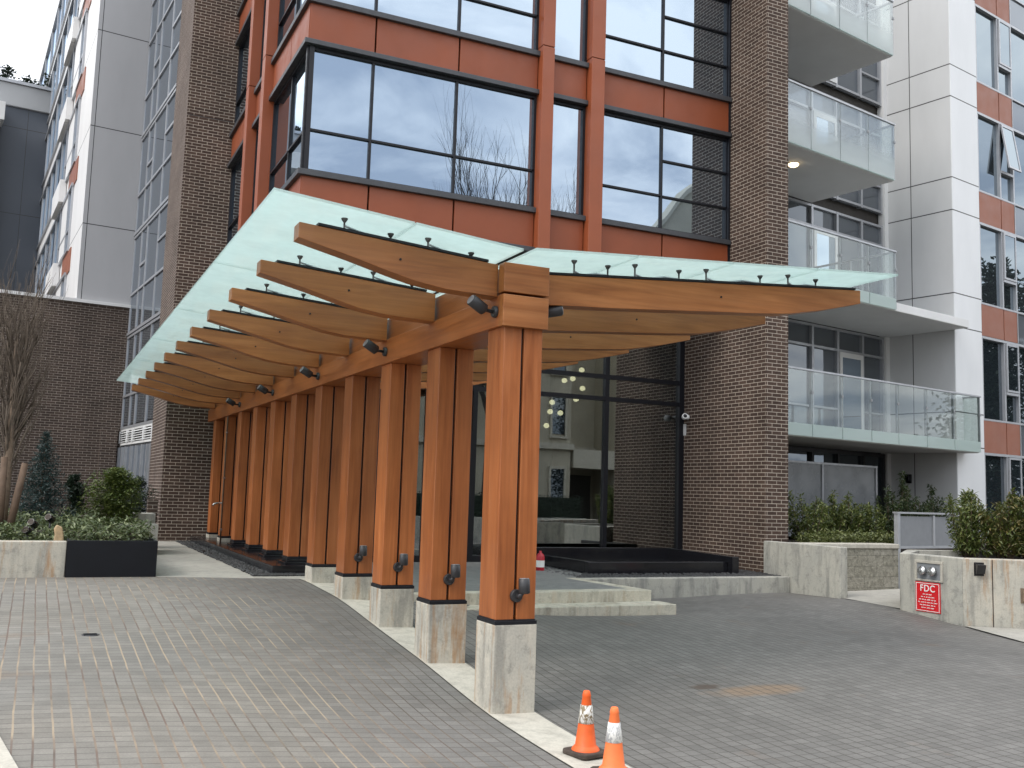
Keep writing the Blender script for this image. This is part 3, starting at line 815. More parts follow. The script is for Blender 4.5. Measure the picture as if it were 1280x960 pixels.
# lobby pendant lamps
PEN = [(9.848,4.192),(9.703,4.012),(10.081,4.026),(9.456,3.947),(9.934,3.83),(9.673,3.576),(9.19,3.489),(9.202,3.31),(9.322,3.278),(9.076,3.018)]
DESC = ['topmost', 'upper centre', 'right', 'upper left', 'centre right', 'middle', 'left', 'lower left', 'lower', 'lowest']
for i, (x, z) in enumerate(PEN):
    yy_ = 17.5 + .12*math.sin(i*2.1)
    t = thing('pendant_lamp', '%s glowing globe of the pendant lamp cluster behind the lobby glass' % DESC[i], 'lamp', (x, yy_, z), 0, 'globe pendants in the lobby')
    MB().lathe([(.012, -.05), (.038, -.04), (.056, -.016), (.057, .012), (.04, .038), (.016, .05)], 16).build('globe', M['globe'], t)
    MB().tube([(0, 0, .06), (0, 0, 5.46-z)], .004, 5).build('cord', M['frame'], t)
# security camera
t = thing('security_camera', 'white dome security camera on the brick pier beside the lobby glass', 'camera', (10.69, 15.0, 3.14))
MB().lathe([(.045, 0), (.045, .03), (.03, .04)], 16, T=Matrix.Rotation(R(-90), 4, 'Y')).build('mount', M['paint'], t)
MB().tube([(-.03, 0, 0), (-.09, -.03, 0)], .025, 8).build('arm', M['paint'], t)
bo = MB().lathe([(.03, -.06), (.05, -.045), (.055, 0), (.055, .05), (.05, .06)], 16, T=Matrix.Translation((-.12, -.06, 0)) @ Matrix.Rotation(R(80), 4, 'X') @ Matrix.Rotation(R(-25), 4, 'Y')).build('housing', M['paint'], t)
MB().lathe([(.035, .0605), (.03, .07), (.01, .078)], 14, T=Matrix.Translation((-.12, -.06, 0)) @ Matrix.Rotation(R(80), 4, 'X') @ Matrix.Rotation(R(-25), 4, 'Y')).build('lens', M['black'], bo)

# ------------------------------------------------------------------ right wing
rw = thing('apartment_wing', 'white panelled apartment wing with glass balconies right of the brick pier', 'building', (11.8, 13.6, 0), R(11))
m = MB(); m.box(6.13, 7.245, .36, 4, .2, 16.5); m.build('white_wall', M['white'], rw)
m = MB(); m.box(6.122, 6.129, .375, 2.05, .2, 16.5); m.build('grey_wall', M['grey'], rw)
m = MB(); m.box(-1.2, 6.12, 2.12, 4, .2, 14.5); m.build('core_wall', M['interior'], rw)
m = MB(); m.box(7.245, 16, .5, 4, .2, 16.5); m.build('core_wall', M['interior'], rw)
m = MB(); m.box(5.98, 6.121, 1.93, 2.1, .2, 14.5); m.build('corner_trim', M['slab'], rw)
FLZ = [3.0, 5.6, 8.25, 10.85]
def wwall(z0, z1, lvl):
    # recessed window wall behind a balcony
    pn = MB(); pn.box(-1.0, 5.98, 2.05, 2.07, z0, z1); w = pn.build('window', M['pane_grey'], rw)
    f = MB()
    us = [-.2, 1.2, 2.35, 3.37, 4.26, 5.17, 5.95]
    for u in us: f.box(u-.035, u+.035, 1.98, 2.1, z0, z1)
    for zz in (z0+.02, z1-.5, z1-.05): f.box(-1, 5.98, 1.985, 2.095, zz, zz+.05)
    f.box(2.35, 4.26, 1.985, 2.095, z0+.62, z0+.66); f.box(5.17, 5.95, 1.985, 2.095, z0+.62, z0+.66)
    f.build('frame', M['alu'], w)
    d = MB(); a, b = (4.29, 5.14) if lvl == 0 else (2.45, 3.34) if lvl == 2 else (4.29, 5.14)
    if lvl:
        a, b = 3.4, 4.23
    d.box(a, a+.09, 1.955, 1.984, z0+.07, z1-.51); d.box(b-.09, b, 1.955, 1.984, z0+.07, z1-.51)
    d.box(a+.09, b-.09, 1.955, 1.984, z0+.07, z0+.17); d.box(a+.09, b-.09, 1.955, 1.984, z1-.62, z1-.51)
    dr = d.build('balcony_door', M['slab'], rw)
    MB().box(a+.09, b-.09, 1.965, 1.975, z0+.17, z1-.62).build('pane', M['pane'], dr)
wwall(3.05, 5.46, 0); wwall(5.72, 8.08, 1); wwall(8.36, 10.7, 2); wwall(10.96, 13.4, 3)
pn = MB(); pn.box(-1.0, 5.98, 2.05, 2.07, .5, 2.8); w = pn.build('window', M['pane_dark'], rw)
f = MB(); [f.box(u-.035, u+.035, 1.98, 2.1, .5, 2.8) for u in (3.37, 4.26, 5.17, 5.95)]; f.box(-1, 5.98, 1.985, 2.095, 2.72, 2.8); f.build('frame', M['metal'], w)
# a dark corner between pier and wing
m = MB(); m.box(-1.1, 2.3, 2.0, 2.045, 3.05, 5.46); m.build('panel', M['pane_grey'], rw)
def frost_glass(z0):
    t = NT('rail_glass_frost_band'); o = t.obj()
    return None
def balcony(z0, u1, rail_u, th, frost_full, slab_u1=None, posts=(), pr=1.2):
    sl = MB(); s1 = slab_u1 or u1
    b = sl.box(-.8, s1, .03, 2.0, z0, z0+th).build('balcony', M['slab'] if slab_u1 else M['soffit'], rw, bevel=.005)
    MB().box(-.8, s1-.02, .05, 1.95, z0-.008, z0-.001).build('soffit', M['soffit'], b)
    # frosted band that hides the slab edge, clear glass above
    zt = z0 + pr
    if frost_full: M['rail_frost'] = clear_glass('rail_glass_milky', (.92, .95, .94), .08, frost=(.62, .1, z0+.08, z0+.7), frostc=(.76, .81, .8))
    ed = list(posts)
    zb = z0+.01
    zf = z0+.23 if not frost_full else z0+.03
    for i in range(len(ed)-1):
        a, c = ed[i]+.012, ed[i+1]-.012
        MB().box(a, c, -.012, .0, zb, zf).build('frosted_glass', M['frost'], b)
        MB().box(a, c, -.012, .0, zf+.001, zt-.03).build('rail_glass', M['rail_frost'] if frost_full else M['rail_glass'], b)
    MB().box(u1-.012, u1, .02, 1.9, zb, zf).build('frosted_glass', M['frost'], b)
    MB().box(u1-.012, u1, .02, 1.9, zf+.001, zt-.03).build('rail_glass', M['rail_frost'] if frost_full else M['rail_glass'], b)
    m = MB(); m.box(ed[0], u1+.01, -.03, .02, zt-.03, zt+.005); m.box(u1-.03, u1+.02, .021, 1.92, zt-.03, zt+.005); m.build('handrail', M['alu'], b, bevel=.004)
    for u in ed[1:]:
        m = MB(); m.box(u-.018, u+.018, .003, .045, z0+.03, zt-.031); m.box(u-.03, u+.03, -.016, .046, z0+.78, z0+.83); m.build('rail_post', M['rail'], b)
    m = MB(); m.box(u1-.05, u1-.014, 1.0, 1.04, z0+.03, zt-.031); m.build('rail_post', M['rail'], b)
balcony(2.82, 6.42, 0, .2, False, None, (-.6, .68, 1.57, 2.48, 3.37, 4.37, 5.39, 6.42), 1.21)
balcony(5.48, 3.35, 0, .17, False, 6.1, (-.6, .66, 1.55, 2.45, 3.35), 1.19)
balcony(8.11, 3.35, 0, .2, True, None, (-.6, .66, 1.55, 2.45, 3.35), 1.18)
balcony(10.72, 3.35, 0, .2, True, None, (-.6, .66, 1.55, 2.45, 3.35), 1.18)
# right hand window bays, each with fixed and opening lights
bu = [7.245, 8.24, 8.9, 10.2]
for n, (z0, z1) in enumerate([(.6, 2.82), (3.62, 5.43), (6.24, 8.04), (8.84, 10.64), (11.44, 13.24), (14.04, 15.84)]):
    pn = MB(); pn.box(7.26, 15.9, .44, .46, z0, z1); w = pn.build('window', M['pane_dark'] if n < 2 else M['pane_right'], rw)
    f = MB()
    for u in (7.27, 8.25, 8.87, 10.2, 11.2, 11.9, 13, 14): f.box(u-.028, u+.028, .37, .47, z0, z1)
    f.box(7.25, 15.9, .36, .475, z1, z1+.055); f.box(7.25, 15.9, .365, .475, z0-.03, z0+.012)
    f.box(8.28, 8.84, .35, .45, z0+.62, z0+.68)
    f.build('frame', M['alu'], w)
    a, b = 8.285, 8.835; zz0, zz1 = z0+.69, z1-.01
    T = Matrix.Translation((0, .36, zz1)) @ Matrix.Rotation(R(-9 if n == 3 else 0), 4, 'X') @ Matrix.Translation((0, -.36, -zz1))
    s = MB(); s.box(a, a+.045, .335, .37, zz0, zz1, T); s.box(b-.045, b, .335, .37, zz0, zz1, T); s.box(a+.045, b-.045, .335, .37, zz0, zz0+.045, T); s.box(a+.045, b-.045, .335, .37, zz1-.045, zz1, T)
    s.build('opening_sash', M['alu'], w)
    MB().box(a+.045, b-.045, .348, .356, zz0+.045, zz1-.045, T).build('sash_pane', M['pane_dark'] if n < 2 else M['pane_right'], w)
    # spandrel below the window
    if n:
        zs0, zs1 = z0-.745, z0-.032
        for u0, u1 in ((7.26, 8.245), (8.255, 8.865)):
            MB().box(u0+.012, u1-.012, .37, .45, zs0, zs1).build('spandrel_panel', M['orange_far'], rw, bevel=.004)
        MB().box(8.885, 15.9, .4, .45, zs0, zs1).build('spandrel_panel', M['spandrel_glass'], rw)
        m = MB(); m.box(8.862, 8.884, .36, .46, zs0, zs1); m.build('joint_strip', M['alu'], rw)
# lit soffit lamp and wall lamp on the wing
LU, LV = .99, .64
t = thing('soffit_lamp', 'lit round lamp on the underside of the upper balcony beside the brick pier', 'lamp', (11.8, 13.6, 0), R(11))
MB().lathe([(.09, 0), (.1, -.02), (.08, -.05), (.03, -.07)], 18, (LU, LV, 8.1)).build('shade', M['lamp_on'], t)
MB().lathe([(.11, 0), (.11, -.012)], 18, (LU, LV, 8.1025)).build('rim', M['alu'], t)
t = thing('wall_lamp', 'small black wall lamp on the shaded grey wall above the terrace plants', 'lamp', (11.8, 13.6, 0), R(11))
MB().box(6.07, 6.121, 1.42, 1.55, 2.15, 2.35).build('housing', M['black'], t, bevel=.006)
MB().prism([(6.0, 2.2), (6.07, 2.2), (6.07, 2.33), (6.02, 2.33)], 1.44, 1.53, 'y').build('hood', M['black'], t)
# frosted privacy screen on the ground terrace
t = thing('privacy_screen', 'grey frosted privacy screen with metal frame on the ground floor terrace', 'screen', (11.8, 13.6, 0), R(11))
M['screen'] = plain('frosted_screen', (.2, .215, .23), .25, 0, .05, 1)
MB().box(.6, 4.4, 1.2, 1.215, 1.0, 2.42).build('panel', M['screen'], t)
m = MB(); m.box(.55, 4.45, 1.17, 1.24, 2.421, 2.46); [m.box(u-.025, u+.025, 1.175, 1.235, 1.0, 2.42) for u in (.58, 2.6, 4.42)]; m.build('frame', M['alu'], t)

# ------------------------------------------------------------------ left wing
lw = thing('apartment_wing', 'pale grey apartment wing above a brown brick wall, left of the canopy', 'building', (.6, 26.75, 0), R(7))
m = MB(); m.box(-.004, 1.27, -.004, .02, 6.16, 20); m.build('grey_wall', M['grey_l'], lw)
m = MB(); m.box(-12, 1.27, -.06, 3, .4, 6.06); m.build('brick_wall', M['brick_far'], lw)
m = MB(); m.box(-12, 1.3, -.12, .3, 6.06, 6.14); m.build('wall_cap', M['slab'], lw)
m = MB(); m.box(.77, 1.16, -.2, -.06, .4, 3.0); m.build('brick_buttress', M['brick_far'], lw)
# window face running away from the corner; frame: u along the face, +v outward (towards -X)
ta = R(94.3 - 7)
FT = Matrix.Rotation(ta, 4, 'Z')      # x' = along the face, y' = outward (left)
m = MB(); m.box(.002, 30, -.05, .003, 6.165, 20.3, FT); m.build('white_wall', M['white_l'], lw)
for n in range(6):
    zb = 5.3 + 2.55*n
    z0, z1 = zb+.15, zb+1.95
    pn = MB(); pn.box(3.0, 29, -.05, .012, z0, z1, FT); w = pn.build('window', M['pane'], lw)
    f = MB()
    for u in (3.0, 3.8, 6.0, 7.4, 9.2, 11, 12.8, 14.6, 17, 20, 23): f.box(u-.06, u+.06, -.02, .06, z0, z1, FT)
    f.box(2.9, 29, -.02, .08, z1, z1+.09, FT); f.box(2.9, 29, -.02, .07, z0-.05, z0, FT); f.box(3.0, 6, -.01, .05, z0+.6, z0+.66, FT)
    f.build('frame', M['alu'], w)
    MB().box(3.85, 5.6, -.01, .04, z0-.04, z1, FT).build('white_wall', M['white_l'], lw)
    MB().box(2.3, 4.4, -.01, .03, z0-.72, z0-.06, FT).build('orange_panel', M['orange_far'], lw)
    if n: MB().box(5.2, 7.6, .02, .2, z0-.66, z0+.02, FT).build('balcony_box', M['white_l'], lw)
# roof strip
m = MB(); m.box(-.05, 30, -3, .05, 20.3, 20.5, FT); m.build('roof_edge', M['slab'], lw)
# glazed link between the wing and the brick pier
A0, B0 = Vector((1.85, 26.85, 0)), Vector((2.222, 22.75, 0))
L0 = (B0-A0).length; ag = math.atan2((B0-A0).y, (B0-A0).x)
cw = thing('glazed_link', 'grey curtain walled link between the pale wing and the dark brick pier', 'building', A0, ag)
# local x runs towards the camera, -y faces left
m = MB(); m.box(0, L0, .02, .04, 3.05, 16); g1 = m.build('window', M['pane_grey'], cw)
m = MB(); m.box(0, L0, .05, .8, .4, 16); m.build('core_wall', M['interior'], cw)
m = MB(); m.box(0, L0, .02, .04, .5, 2.55); g2 = m.build('window', M['pane_grey'], cw)
us = [0.03, 1.02, 1.75, 3.1, L0-.03]
f = MB()
for u in us: f.box(u-.035, u+.035, -.005, .05, 2.95, 16)
zl = [2.95, 3.9, 4.85, 5.25, 6.5, 7.45, 7.85, 9.1, 10.05, 10.45, 11.7, 12.65, 13.05, 14.3, 15.25]
for z in (2.95, 3.75, 5.25, 6.35, 7.85, 8.95, 10.45, 11.55, 13.05, 14.15): f.box(0, L0, -.012, .045, z, z+.06)
for z in (5.33, 7.93, 10.53): f.box(0, L0, -.03, .045, z, z+.07)
for z in (4.3, 6.95, 9.5, 12.1): f.box(1.02, 1.75, -.01, .045, z, z+.06); f.box(3.1, L0, -.01, .045, z+.2, z+.26)
f.build('frame', M['alu'], g1)
f = MB()
for u in us + [.55, 2.4, 3.7]: f.box(u-.035, u+.035, -.04, .05, .5, 2.5)
f.build('frame', M['alu'], g2)
lv = MB(); lv.box(0, L0, .0, .045, 2.55, 2.6); lv.box(0, L0, .0, .045, 2.9, 2.95)
for i in range(5): lv.add([(0.05, -.02, 2.62+i*.055), (L0-.05, -.02, 2.62+i*.055), (L0-.05, .03, 2.655+i*.055), (.05, .03, 2.655+i*.055)], [(0, 1, 2, 3)])
for u in us: lv.box(u-.03, u+.03, -.03, .04, 2.6, 2.9)
lv.build('louvre', M['slab'], cw)
# dark building further back
db = thing('grey_building', 'blue grey building with white parapet behind the bare tree at the far left', 'building', (-.5, 42.3, 0), R(7))
m = MB(); m.box(-30, .4, 0, 6, .4, 16.0); m.build('wall', M['blue_grey'], db)
m = MB(); m.box(-30, .4, -.12, 6, 16.0, 16.9); m.build('parapet', M['parapet'], db, bevel=.03)
m = MB(); m.box(-30, .5, -.2, 6, 16.9, 17.02); m.build('parapet_cap', M['alu'], db)
m = MB(); m.box(-30, -1.7, -1.0, -.01, 15.1, 15.8); m.build('balcony_slab', M['slab'], db)
m = MB(); m.box(-2.0, -1.85, -1.2, -.01, .4, 15.09); m.build('fin', M['white_l'], db)
m = MB(); m.box(-30, -2.02, -.03, -.002, 11.5, 15); m.build('window', M['pane'], db)
for i, (x, h) in enumerate(((-3.6, .8), (-2.4, .55), (-1.6, .9), (-.9, .6), (-.1, .95))):
    p = Matrix.Rotation(R(7), 4, 'Z') @ Vector((x, 1.0, 0)) + Vector((-.5, 42.3, 0))
    shrub('roof_shrub', ['dark shrub at the left end of the white parapet', 'low shrub second along the white parapet', 'shrub at the middle of the white parapet', 'low shrub right of the middle of the parapet', 'roof shrub where the parapet meets the white wing'][i], 'shrub', M['leaf_dark'], p.x, p.y, 17.0, h, .6, 260, .16, .1, 'shrubs along the roof parapet', 40+i)

# ------------------------------------------------------------------ left planters
t = thing('concrete_planter', 'long stained concrete planter wall at the left edge of the drive', 'planter', (-2.8, 12.65, .45))
m = MB(); m.box(-4, 3.185, 0, .2, 0, .497); m.build('front_wall', M['concrete_rust'], t, bevel=.01)
m = MB(); m.box(-4, 3.185, .2, 1.4, .0, .40); m.build('soil', M['soil'], t)
t = thing('steel_planter', 'black steel planter box full of green leaves beside the patio', 'planter', (.9, 12.64, .5))
m = MB(); m.box(-.51, .48, 0, .03, 0, .462); m.build('front_wall', M['black_steel'], t, bevel=.006)
m = MB(); m.box(.45, .48, .03, 1.38, 0, .462); m.build('side_wall', M['black_steel'], t, bevel=.004)
m = MB(); m.box(-.51, -.48, .03, 1.38, 0, .46); m.build('side_wall', M['black_steel'], t)
m = MB(); m.box(-.48, .45, .03, 1.4, 0, .38); m.build('soil', M['soil'], t)
r = random.Random(5); gc = MB()
for i in range(17000):
    x, y = r.uniform(-3.2, 1.36), 12.9 + 3.9*r.random()**1.25
    if x > .9 and y > 14.3: continue
    if y < 12.95 and x < .35: y += .1
    hz = .9 + .05*(y-12.7)*.6 + .10*(math.sin(x*3.1+y*2.2)+1)*.5 + .06*math.sin(x*9+y*7)
    if x > .42 and y < 14.1: hz += .03
    leaf(gc, (x, y, hz + r.uniform(-.1, .1)), r.uniform(.045, .085), r.uniform(.022, .04), r)
o = gc.build('ground_cover', M['leaf_low'], fix=False); o['kind'] = 'stuff'; tag(o, 'low glossy green ground cover filling the left planters', 'ground cover')
# spruce
def spruce(cx, cy, z0, h, rad, seed):
    r = random.Random(seed)
    t = thing('blue_spruce', 'small cone shaped blue spruce before the brown brick wall', 'tree', (cx, cy, z0))
    tr = MB(); tr.tube([(0, 0, -.1), (0, 0, h*.95)], [.035, .006], 7); tr.build('trunk', M['bark'], t)
    fo = MB()
    for lv in range(19):
        tz = lv/18; zz = h*(.06 + .9*tz); rr = rad*(1-tz)**.85 + .03
        nb = int(7 + 9*(1-tz)); ph = r.uniform(0, 6)
        for b in range(nb):
            a = ph + 2*PI*b/nb + r.uniform(-.25, .25); L = rr*r.uniform(.75, 1.12)
            for q in range(int(10 + 26*L/rad)):
                u = r.uniform(.12, 1); zz2 = zz - .25*L*u + .16*L*u*u + r.uniform(-.03, .03)
                sp = r.uniform(-.35, .35)*(1-u*.5)*.42
                x, y = math.cos(a)*L*u - math.sin(a)*sp*L, math.sin(a)*L*u + math.cos(a)*sp*L
                leaf(fo, (x, y, zz2), r.uniform(.05, .085), .016, r)
    fo.build('crown', M['leaf_blue'], t, fix=False)
spruce(.1, 16, .95, 1.4, .5, 3)
shrub('columnar_shrub', 'narrow dark column shaped evergreen between spruce and green shrub', 'shrub', M['leaf_dark'], .575, 17, .9, .87, .17, 3200, .05, .028, None, 51, top=.85, lobes=14)
shrub('green_shrub', 'rounded yellow green shrub below the grey glazed link', 'shrub', M['leaf_green'], 1.1, 16.6, .9, .95, .5, 6500, .06, .03, None, 52, top=.6, lobes=12)
shrub('dark_shrub', 'dark needled shrub against the brick pier, right of the green shrub', 'shrub', M['leaf_dark'], 1.6, 18.2, .9, .82, .42, 4200, .06, .024, None, 53, top=.5, lobes=10)
# low concrete steps and brown post by the pier
t = thing('garden_steps', 'pair of low concrete garden steps behind the black planter', 'steps', (1.5, 16.4, .54))
MB().box(-.3, .28, 0, .5, 0, .47).build('step', M['concrete'], t, bevel=.008)
MB().box(-.3, .28, .5, 1.0, 0, .62).build('step', M['concrete'], t, bevel=.008)
t = thing('brick_bollard', 'square brown bollard standing at the left corner of the brick pier', 'bollard', (1.78, 17.5, .54))
MB().box(-.06, .06, -.06, .06, 0, .46).build('shaft', M['bark'], t, bevel=.006)
MB().box(-.08, .08, -.08, .08, .46, .84).build('head', M['brick_far'], t, bevel=.008)
# bare columnar tree with two stakes
t = thing('bare_tree', 'leafless column shaped tree with upright twigs in the left planter', 'tree', (-.36, 14.75, .9))
tr = MB(); tr.tube([(0, 0, -.1), (.01, 0, .6), (.02, .02, 1.3), (.0, 0, 2.6)], [.075, .068, .055, .02], 9)
tr.build('trunk', M['bark'], t)
br = MB(); r = random.Random(21)
for i in range(74):
    z = r.uniform(.55, 2.3); a = r.uniform(0, 2*PI)
    branch_tree(br, (.015, .01, z), (math.cos(a)*.28, math.sin(a)*.28, 1), r.uniform(.5, .85), r.uniform(.010, .02), 2, r, .26, .75, 3)
br.build('crown', M['twig'], t)
for i, (x, y, lean, rr, h, lab) in enumerate(((-.37, 14.2, 0, .055, 1.02, 'thick peeled wooden stake at the left edge beside the bare tree'), (-.27, 14.2, .14, .055, .95, 'leaning reddish wooden stake in front of the bare tree'))):
    t = thing('tree_stake', lab, 'stake', (x, y, .9), 0, 'stakes holding the bare tree')
    MB().tube([(0, 0, -.05), (lean*.5, .01, h*.5), (lean, .02, h)], [rr*.9, rr*.85, rr*.72], 12).build('pole', M['stake'], t)
    MB().lathe([(rr*.9, 0), (rr*.9, .03)], 12, (lean*.72, .035, h*.72), cap=False).build('tie', M['rubber'], t)
# garden spotlights and a stone
for i, (x, y, z) in enumerate(((-.03, 13.05, .98), (.02, 13.5, 1.05), (.21, 13.9, 1.1))):
    t = thing('garden_spotlight', ['nearest black garden spotlight with steel lens in the ground cover', 'middle black garden spotlight in the ground cover', 'rear black garden spotlight in the ground cover'][i], 'light', (x, y, z), 0, 'garden spotlights in the ground cover')
    MB().tube([(0, 0, -.1), (0, 0, .02)], .012, 8).build('stem', M['metal'], t)
    T = Matrix.Translation((0, 0, .06)) @ Matrix.Rotation(R(60), 4, 'X') @ Matrix.Rotation(R(-30), 4, 'Y')
    ho = MB().lathe([(.03, -.06), (.042, -.05), (.046, .05), (.042, .06)], 16, T=T).build('head', M['black'], t)
    MB().lathe([(.038, .0605), (.038, .063)], 16, T=T).build('lens', M['rubber'], ho)
t = MB(); t.prism([(-.055, 0), (.055, 0), (.05, .09), (.03, .17), (-.03, .2), (-.06, .15), (-.045, .08)], -.04, .04, 'y')
M['sandstone'] = plain('sandstone', (.4, .29, .17), .9, 0, .25, 14)
tag(t.build('sandstone_block', M['sandstone'], loc=(.3, 12.92, .93), bevel=.015), 'upright tan sandstone piece where concrete and black planters meet', 'stone')

# ------------------------------------------------------------------ right hand walls
t = thing('retaining_wall', 'low pale concrete kerb wall in front of the fountain gravel', 'wall', (6.86, 12.1, 0))
m = MB(); m.box(0, 3.685, 0, .16, 0, .518); m.build('wall_body', M['concrete'], t, bevel=.012)
t = thing('end_wall', 'taller pale concrete wall running from the brick pier to the stone wall', 'wall', (10.55, 11.05, 0))
m = MB(); m.box(0, .145, 0, 1.68, .05, 1.03); m.build('wall_body', M['concrete'], t, bevel=.012)
t = thing('stone_wall', 'rough split stone block wall with pale cap beside the path', 'wall', (10.7, 11.98, 0), R(1.2))
m = MB(); m.box(0, 2.02, 0, .3, .05, .955); m.build('wall_body', M['stone'], t)
m = MB(); m.box(0, 2.03, -.02, .32, .957, 1.03); m.build('cap', M['concrete_pale'], t, bevel=.01)
# grey metal gate
t = thing('metal_gate', 'grey metal panel gate between stone wall and right planter', 'gate', (12.82, 12.12, 0), R(9))
M['gate'] = plain('grey_gate', (.24, .25, .265), .5, .1, .05)
m = MB(); m.box(0, .07, 0, .07, .3, 1.52); m.build('post', M['alu'], t)
m = MB(); m.box(.07, 2.2, .02, .04, .95, 1.48); m.build('panel', M['gate'], t)
m = MB(); m.box(-.02, 2.2, -.01, .08, 1.521, 1.55); m.box(.07, 2.2, .005, .065, .95, .99); m.box(1.0, 1.05, .0, .07, .99, 1.5); m.build('frame', M['alu'], t)
# planter with the fire connection
fx = thing('concrete_planter', 'tall stained concrete planter holding the red fire connection sign', 'planter', (0, 0, 0))
Pa, Pb, Pc = Vector((10.4, 9.81)), Vector((10.4, 8.82)), Vector((13.6, 7.02))
def inset(p, q, d): n = Vector(((q-p).y, -(q-p).x)).normalized(); return n*d
d1 = (Pb-Pa).normalized(); d2 = (Pc-Pb).normalized()
n1 = Vector((-d1.y, d1.x)); n2 = Vector((-d2.y, d2.x))   # inward (to the right / away)
W = .18
# inner corner
def isect(p, d, q, e):
    den = d.x*e.y - d.y*e.x; w = q-p; tt = (w.x*e.y - w.y*e.x)/den; return p + d*tt
Ia = Pa + n1*W; Ic = Pc + n2*W; Ib = isect(Ia, d1, Ic, d2)
m = MB(); m.prism([tuple(Pa), tuple(Pb), tuple(Ib), tuple(Ia)], -.1, 1.03, 'z'); m.build('side_wall', M['concrete'], fx, bevel=.012)
m = MB(); m.prism([tuple(Pb), tuple(Pc), tuple(Ic), tuple(Ib)], -.1, 1.03, 'z'); m.build('front_wall', M['concrete_rust'], fx, bevel=.012)
back = Pa + Vector((3.2, -.5))
m = MB(); m.prism([(11.4, 10.62), (14.9, 10.12), (14.9, 9.94), (11.43, 10.43)], -.1, 1.026, 'z'); m.prism([tuple(Pa+n1*.001), (11.399, 10.619), (11.429, 10.429), tuple(Ia-d1*.004)], -.1, 1.022, 'z'); m.build('back_wall', M['concrete'], fx)
m = MB(); m.prism([tuple(Ia), tuple(Ib), tuple(Ic), (14.9, 9.93), (11.42, 10.41)], .0, .95, 'z'); m.build('soil', M['soil'], fx)
for s_ in (.36,):
    p0 = Pb + d2*s_
    # vertical construction joint
    a0 = math.atan2(d2.y, d2.x)
    T = Matrix.Translation((p0.x, p0.y, 0)) @ Matrix.Rotation(a0, 4, 'Z')
    MB().box(-.006, .006, -.003, .01, 0, 1.02, T).build('wall_joint', M['rubber'], fx)
# local frame on the side wall: x along from Pa to Pb, -y outwards (to the left)
a1 = math.atan2(d1.y, d1.x)
Lw = (Pb-Pa).length
SW = Matrix.Translation((Pa.x, Pa.y, 0)) @ Matrix.Rotation(a1, 4, 'Z')
def onwall(name, label, cat, s, z):
    p = SW @ Vector((s, 0, z))
    return thing(name, label, cat, p, a1)
t = onwall('fire_sign', 'red square sign lettered FDC with white border on the concrete planter', 'sign', .465, .5)
h_ = .195
MB().box(-h_, h_, -.012, -.002, -.188, .188).build('plate', M['red'], t, bevel=.003)
b = MB(); e0, w0 = h_-.012, .007
b.box(-e0, e0, -.0155, -.0125, .169, .169+w0); b.box(-e0, e0, -.0155, -.0125, -.176, -.176+w0); b.box(-e0, -e0+w0, -.0155, -.0125, -.169, .169); b.box(e0-w0, e0, -.0155, -.0125, -.169, .169)
b.build('border', M['paint'], t)
cu = bpy.data.curves.new('fdc', 'FONT'); cu.body = 'FDC'; cu.size = .118; cu.align_x = 'CENTER'; cu.extrude = .0015; cu.offset = .001; cu.space_character = 1.1
tmp = bpy.data.objects.new('tmp', cu); col.objects.link(tmp)
bpy.context.view_layer.update()
me = bpy.data.meshes.new_from_object(tmp.evaluated_get(bpy.context.evaluated_depsgraph_get()))
bpy.data.objects.remove(tmp)
lt = bpy.data.objects.new('lettering', me); me.materials.clear(); me.materials.append(M['paint']); col.objects.link(lt)
lt.parent = t; lt.location = (0, -.0145, .072); lt.rotation_euler = (R(90), 0, 0)
r = random.Random(9)
for i, wd in enumerate((.075, .105, .135, .15, .12, .1)):
    z = .035 - i*.034; x = -wd; b = MB()
    while x < wd:                                     # the small print is illegible: letter-sized marks
        w = min(r.uniform(.02, .055), wd-x); u = x
        while u < x+w-.004:
            lw_ = min(r.uniform(.006, .011), x+w-u)
            b.box(u, u+lw_*.8, -.0155, -.0125, z-.006+r.uniform(0, .002), z+.007-r.uniform(0, .003)); u += lw_+.002
        x += w + .012
    b.build('text_line', M['paint'], t)
t = onwall('fire_connection', 'twin steel hose inlets in a recessed box above the red sign', 'hose inlet', .485, .822)
m = MB(); m.box(-.22, .22, -.02, .0, .105, .14); m.box(-.22, .22, -.02, .0, -.12, -.1); m.box(-.22, -.185, -.02, .0, -.1, .105); m.box(.185, .22, -.02, .0, -.1, .105); m.build('surround', M['concrete_pale'], t, bevel=.004)
MB().box(-.185, .185, -.006, -.001, -.1, .105).build('back_plate', M['gate'], t)
for x in (-.075, .085):
    T = Matrix.Translation((x, -.006, .0)) @ Matrix.Rotation(R(75), 4, 'X')
    MB().lathe([(.045, 0), (.045, .03), (.058, .035), (.058, .06), (.05, .066), (.02, .07), (.02, .08)], 18, T=T).build('hose_inlet', M['steel'], t)
# lamps on the planter front
a2 = math.atan2(d2.y, d2.x)
for s, z, lab, nm in ((.2, .9, 'small black wedge lamp near the corner of the right planter', 'wedge_lamp'), (.78, .6, 'square copper edged brick light at the right edge of the planter', 'brick_light')):
    p = Pb + d2*s
    t = thing(nm, lab, 'light', (p.x, p.y, z), a2)
    if nm == 'wedge_lamp':
        MB().prism([(0, -.065), (-.06, -.05), (-.11, .06), (0, .07)], -.05, .05, 'x').build('housing', M['black'], t, bevel=.004)
        MB().box(-.06, .06, -.004, -.001, -.08, .085).build('back_plate', M['black'], t)
    else:
        m = MB(); m.box(-.09, .09, -.015, 0, .07, .09); m.box(-.09, .09, -.015, 0, -.09, -.07); m.box(-.09, -.06, -.015, 0, -.07, .07); m.box(.06, .09, -.015, 0, -.07, .07); m.build('frame', M['bark'], t)
        MB().box(-.06, .06, -.006, -.001, -.07, .07).build('lens', M['sandstone'], t)

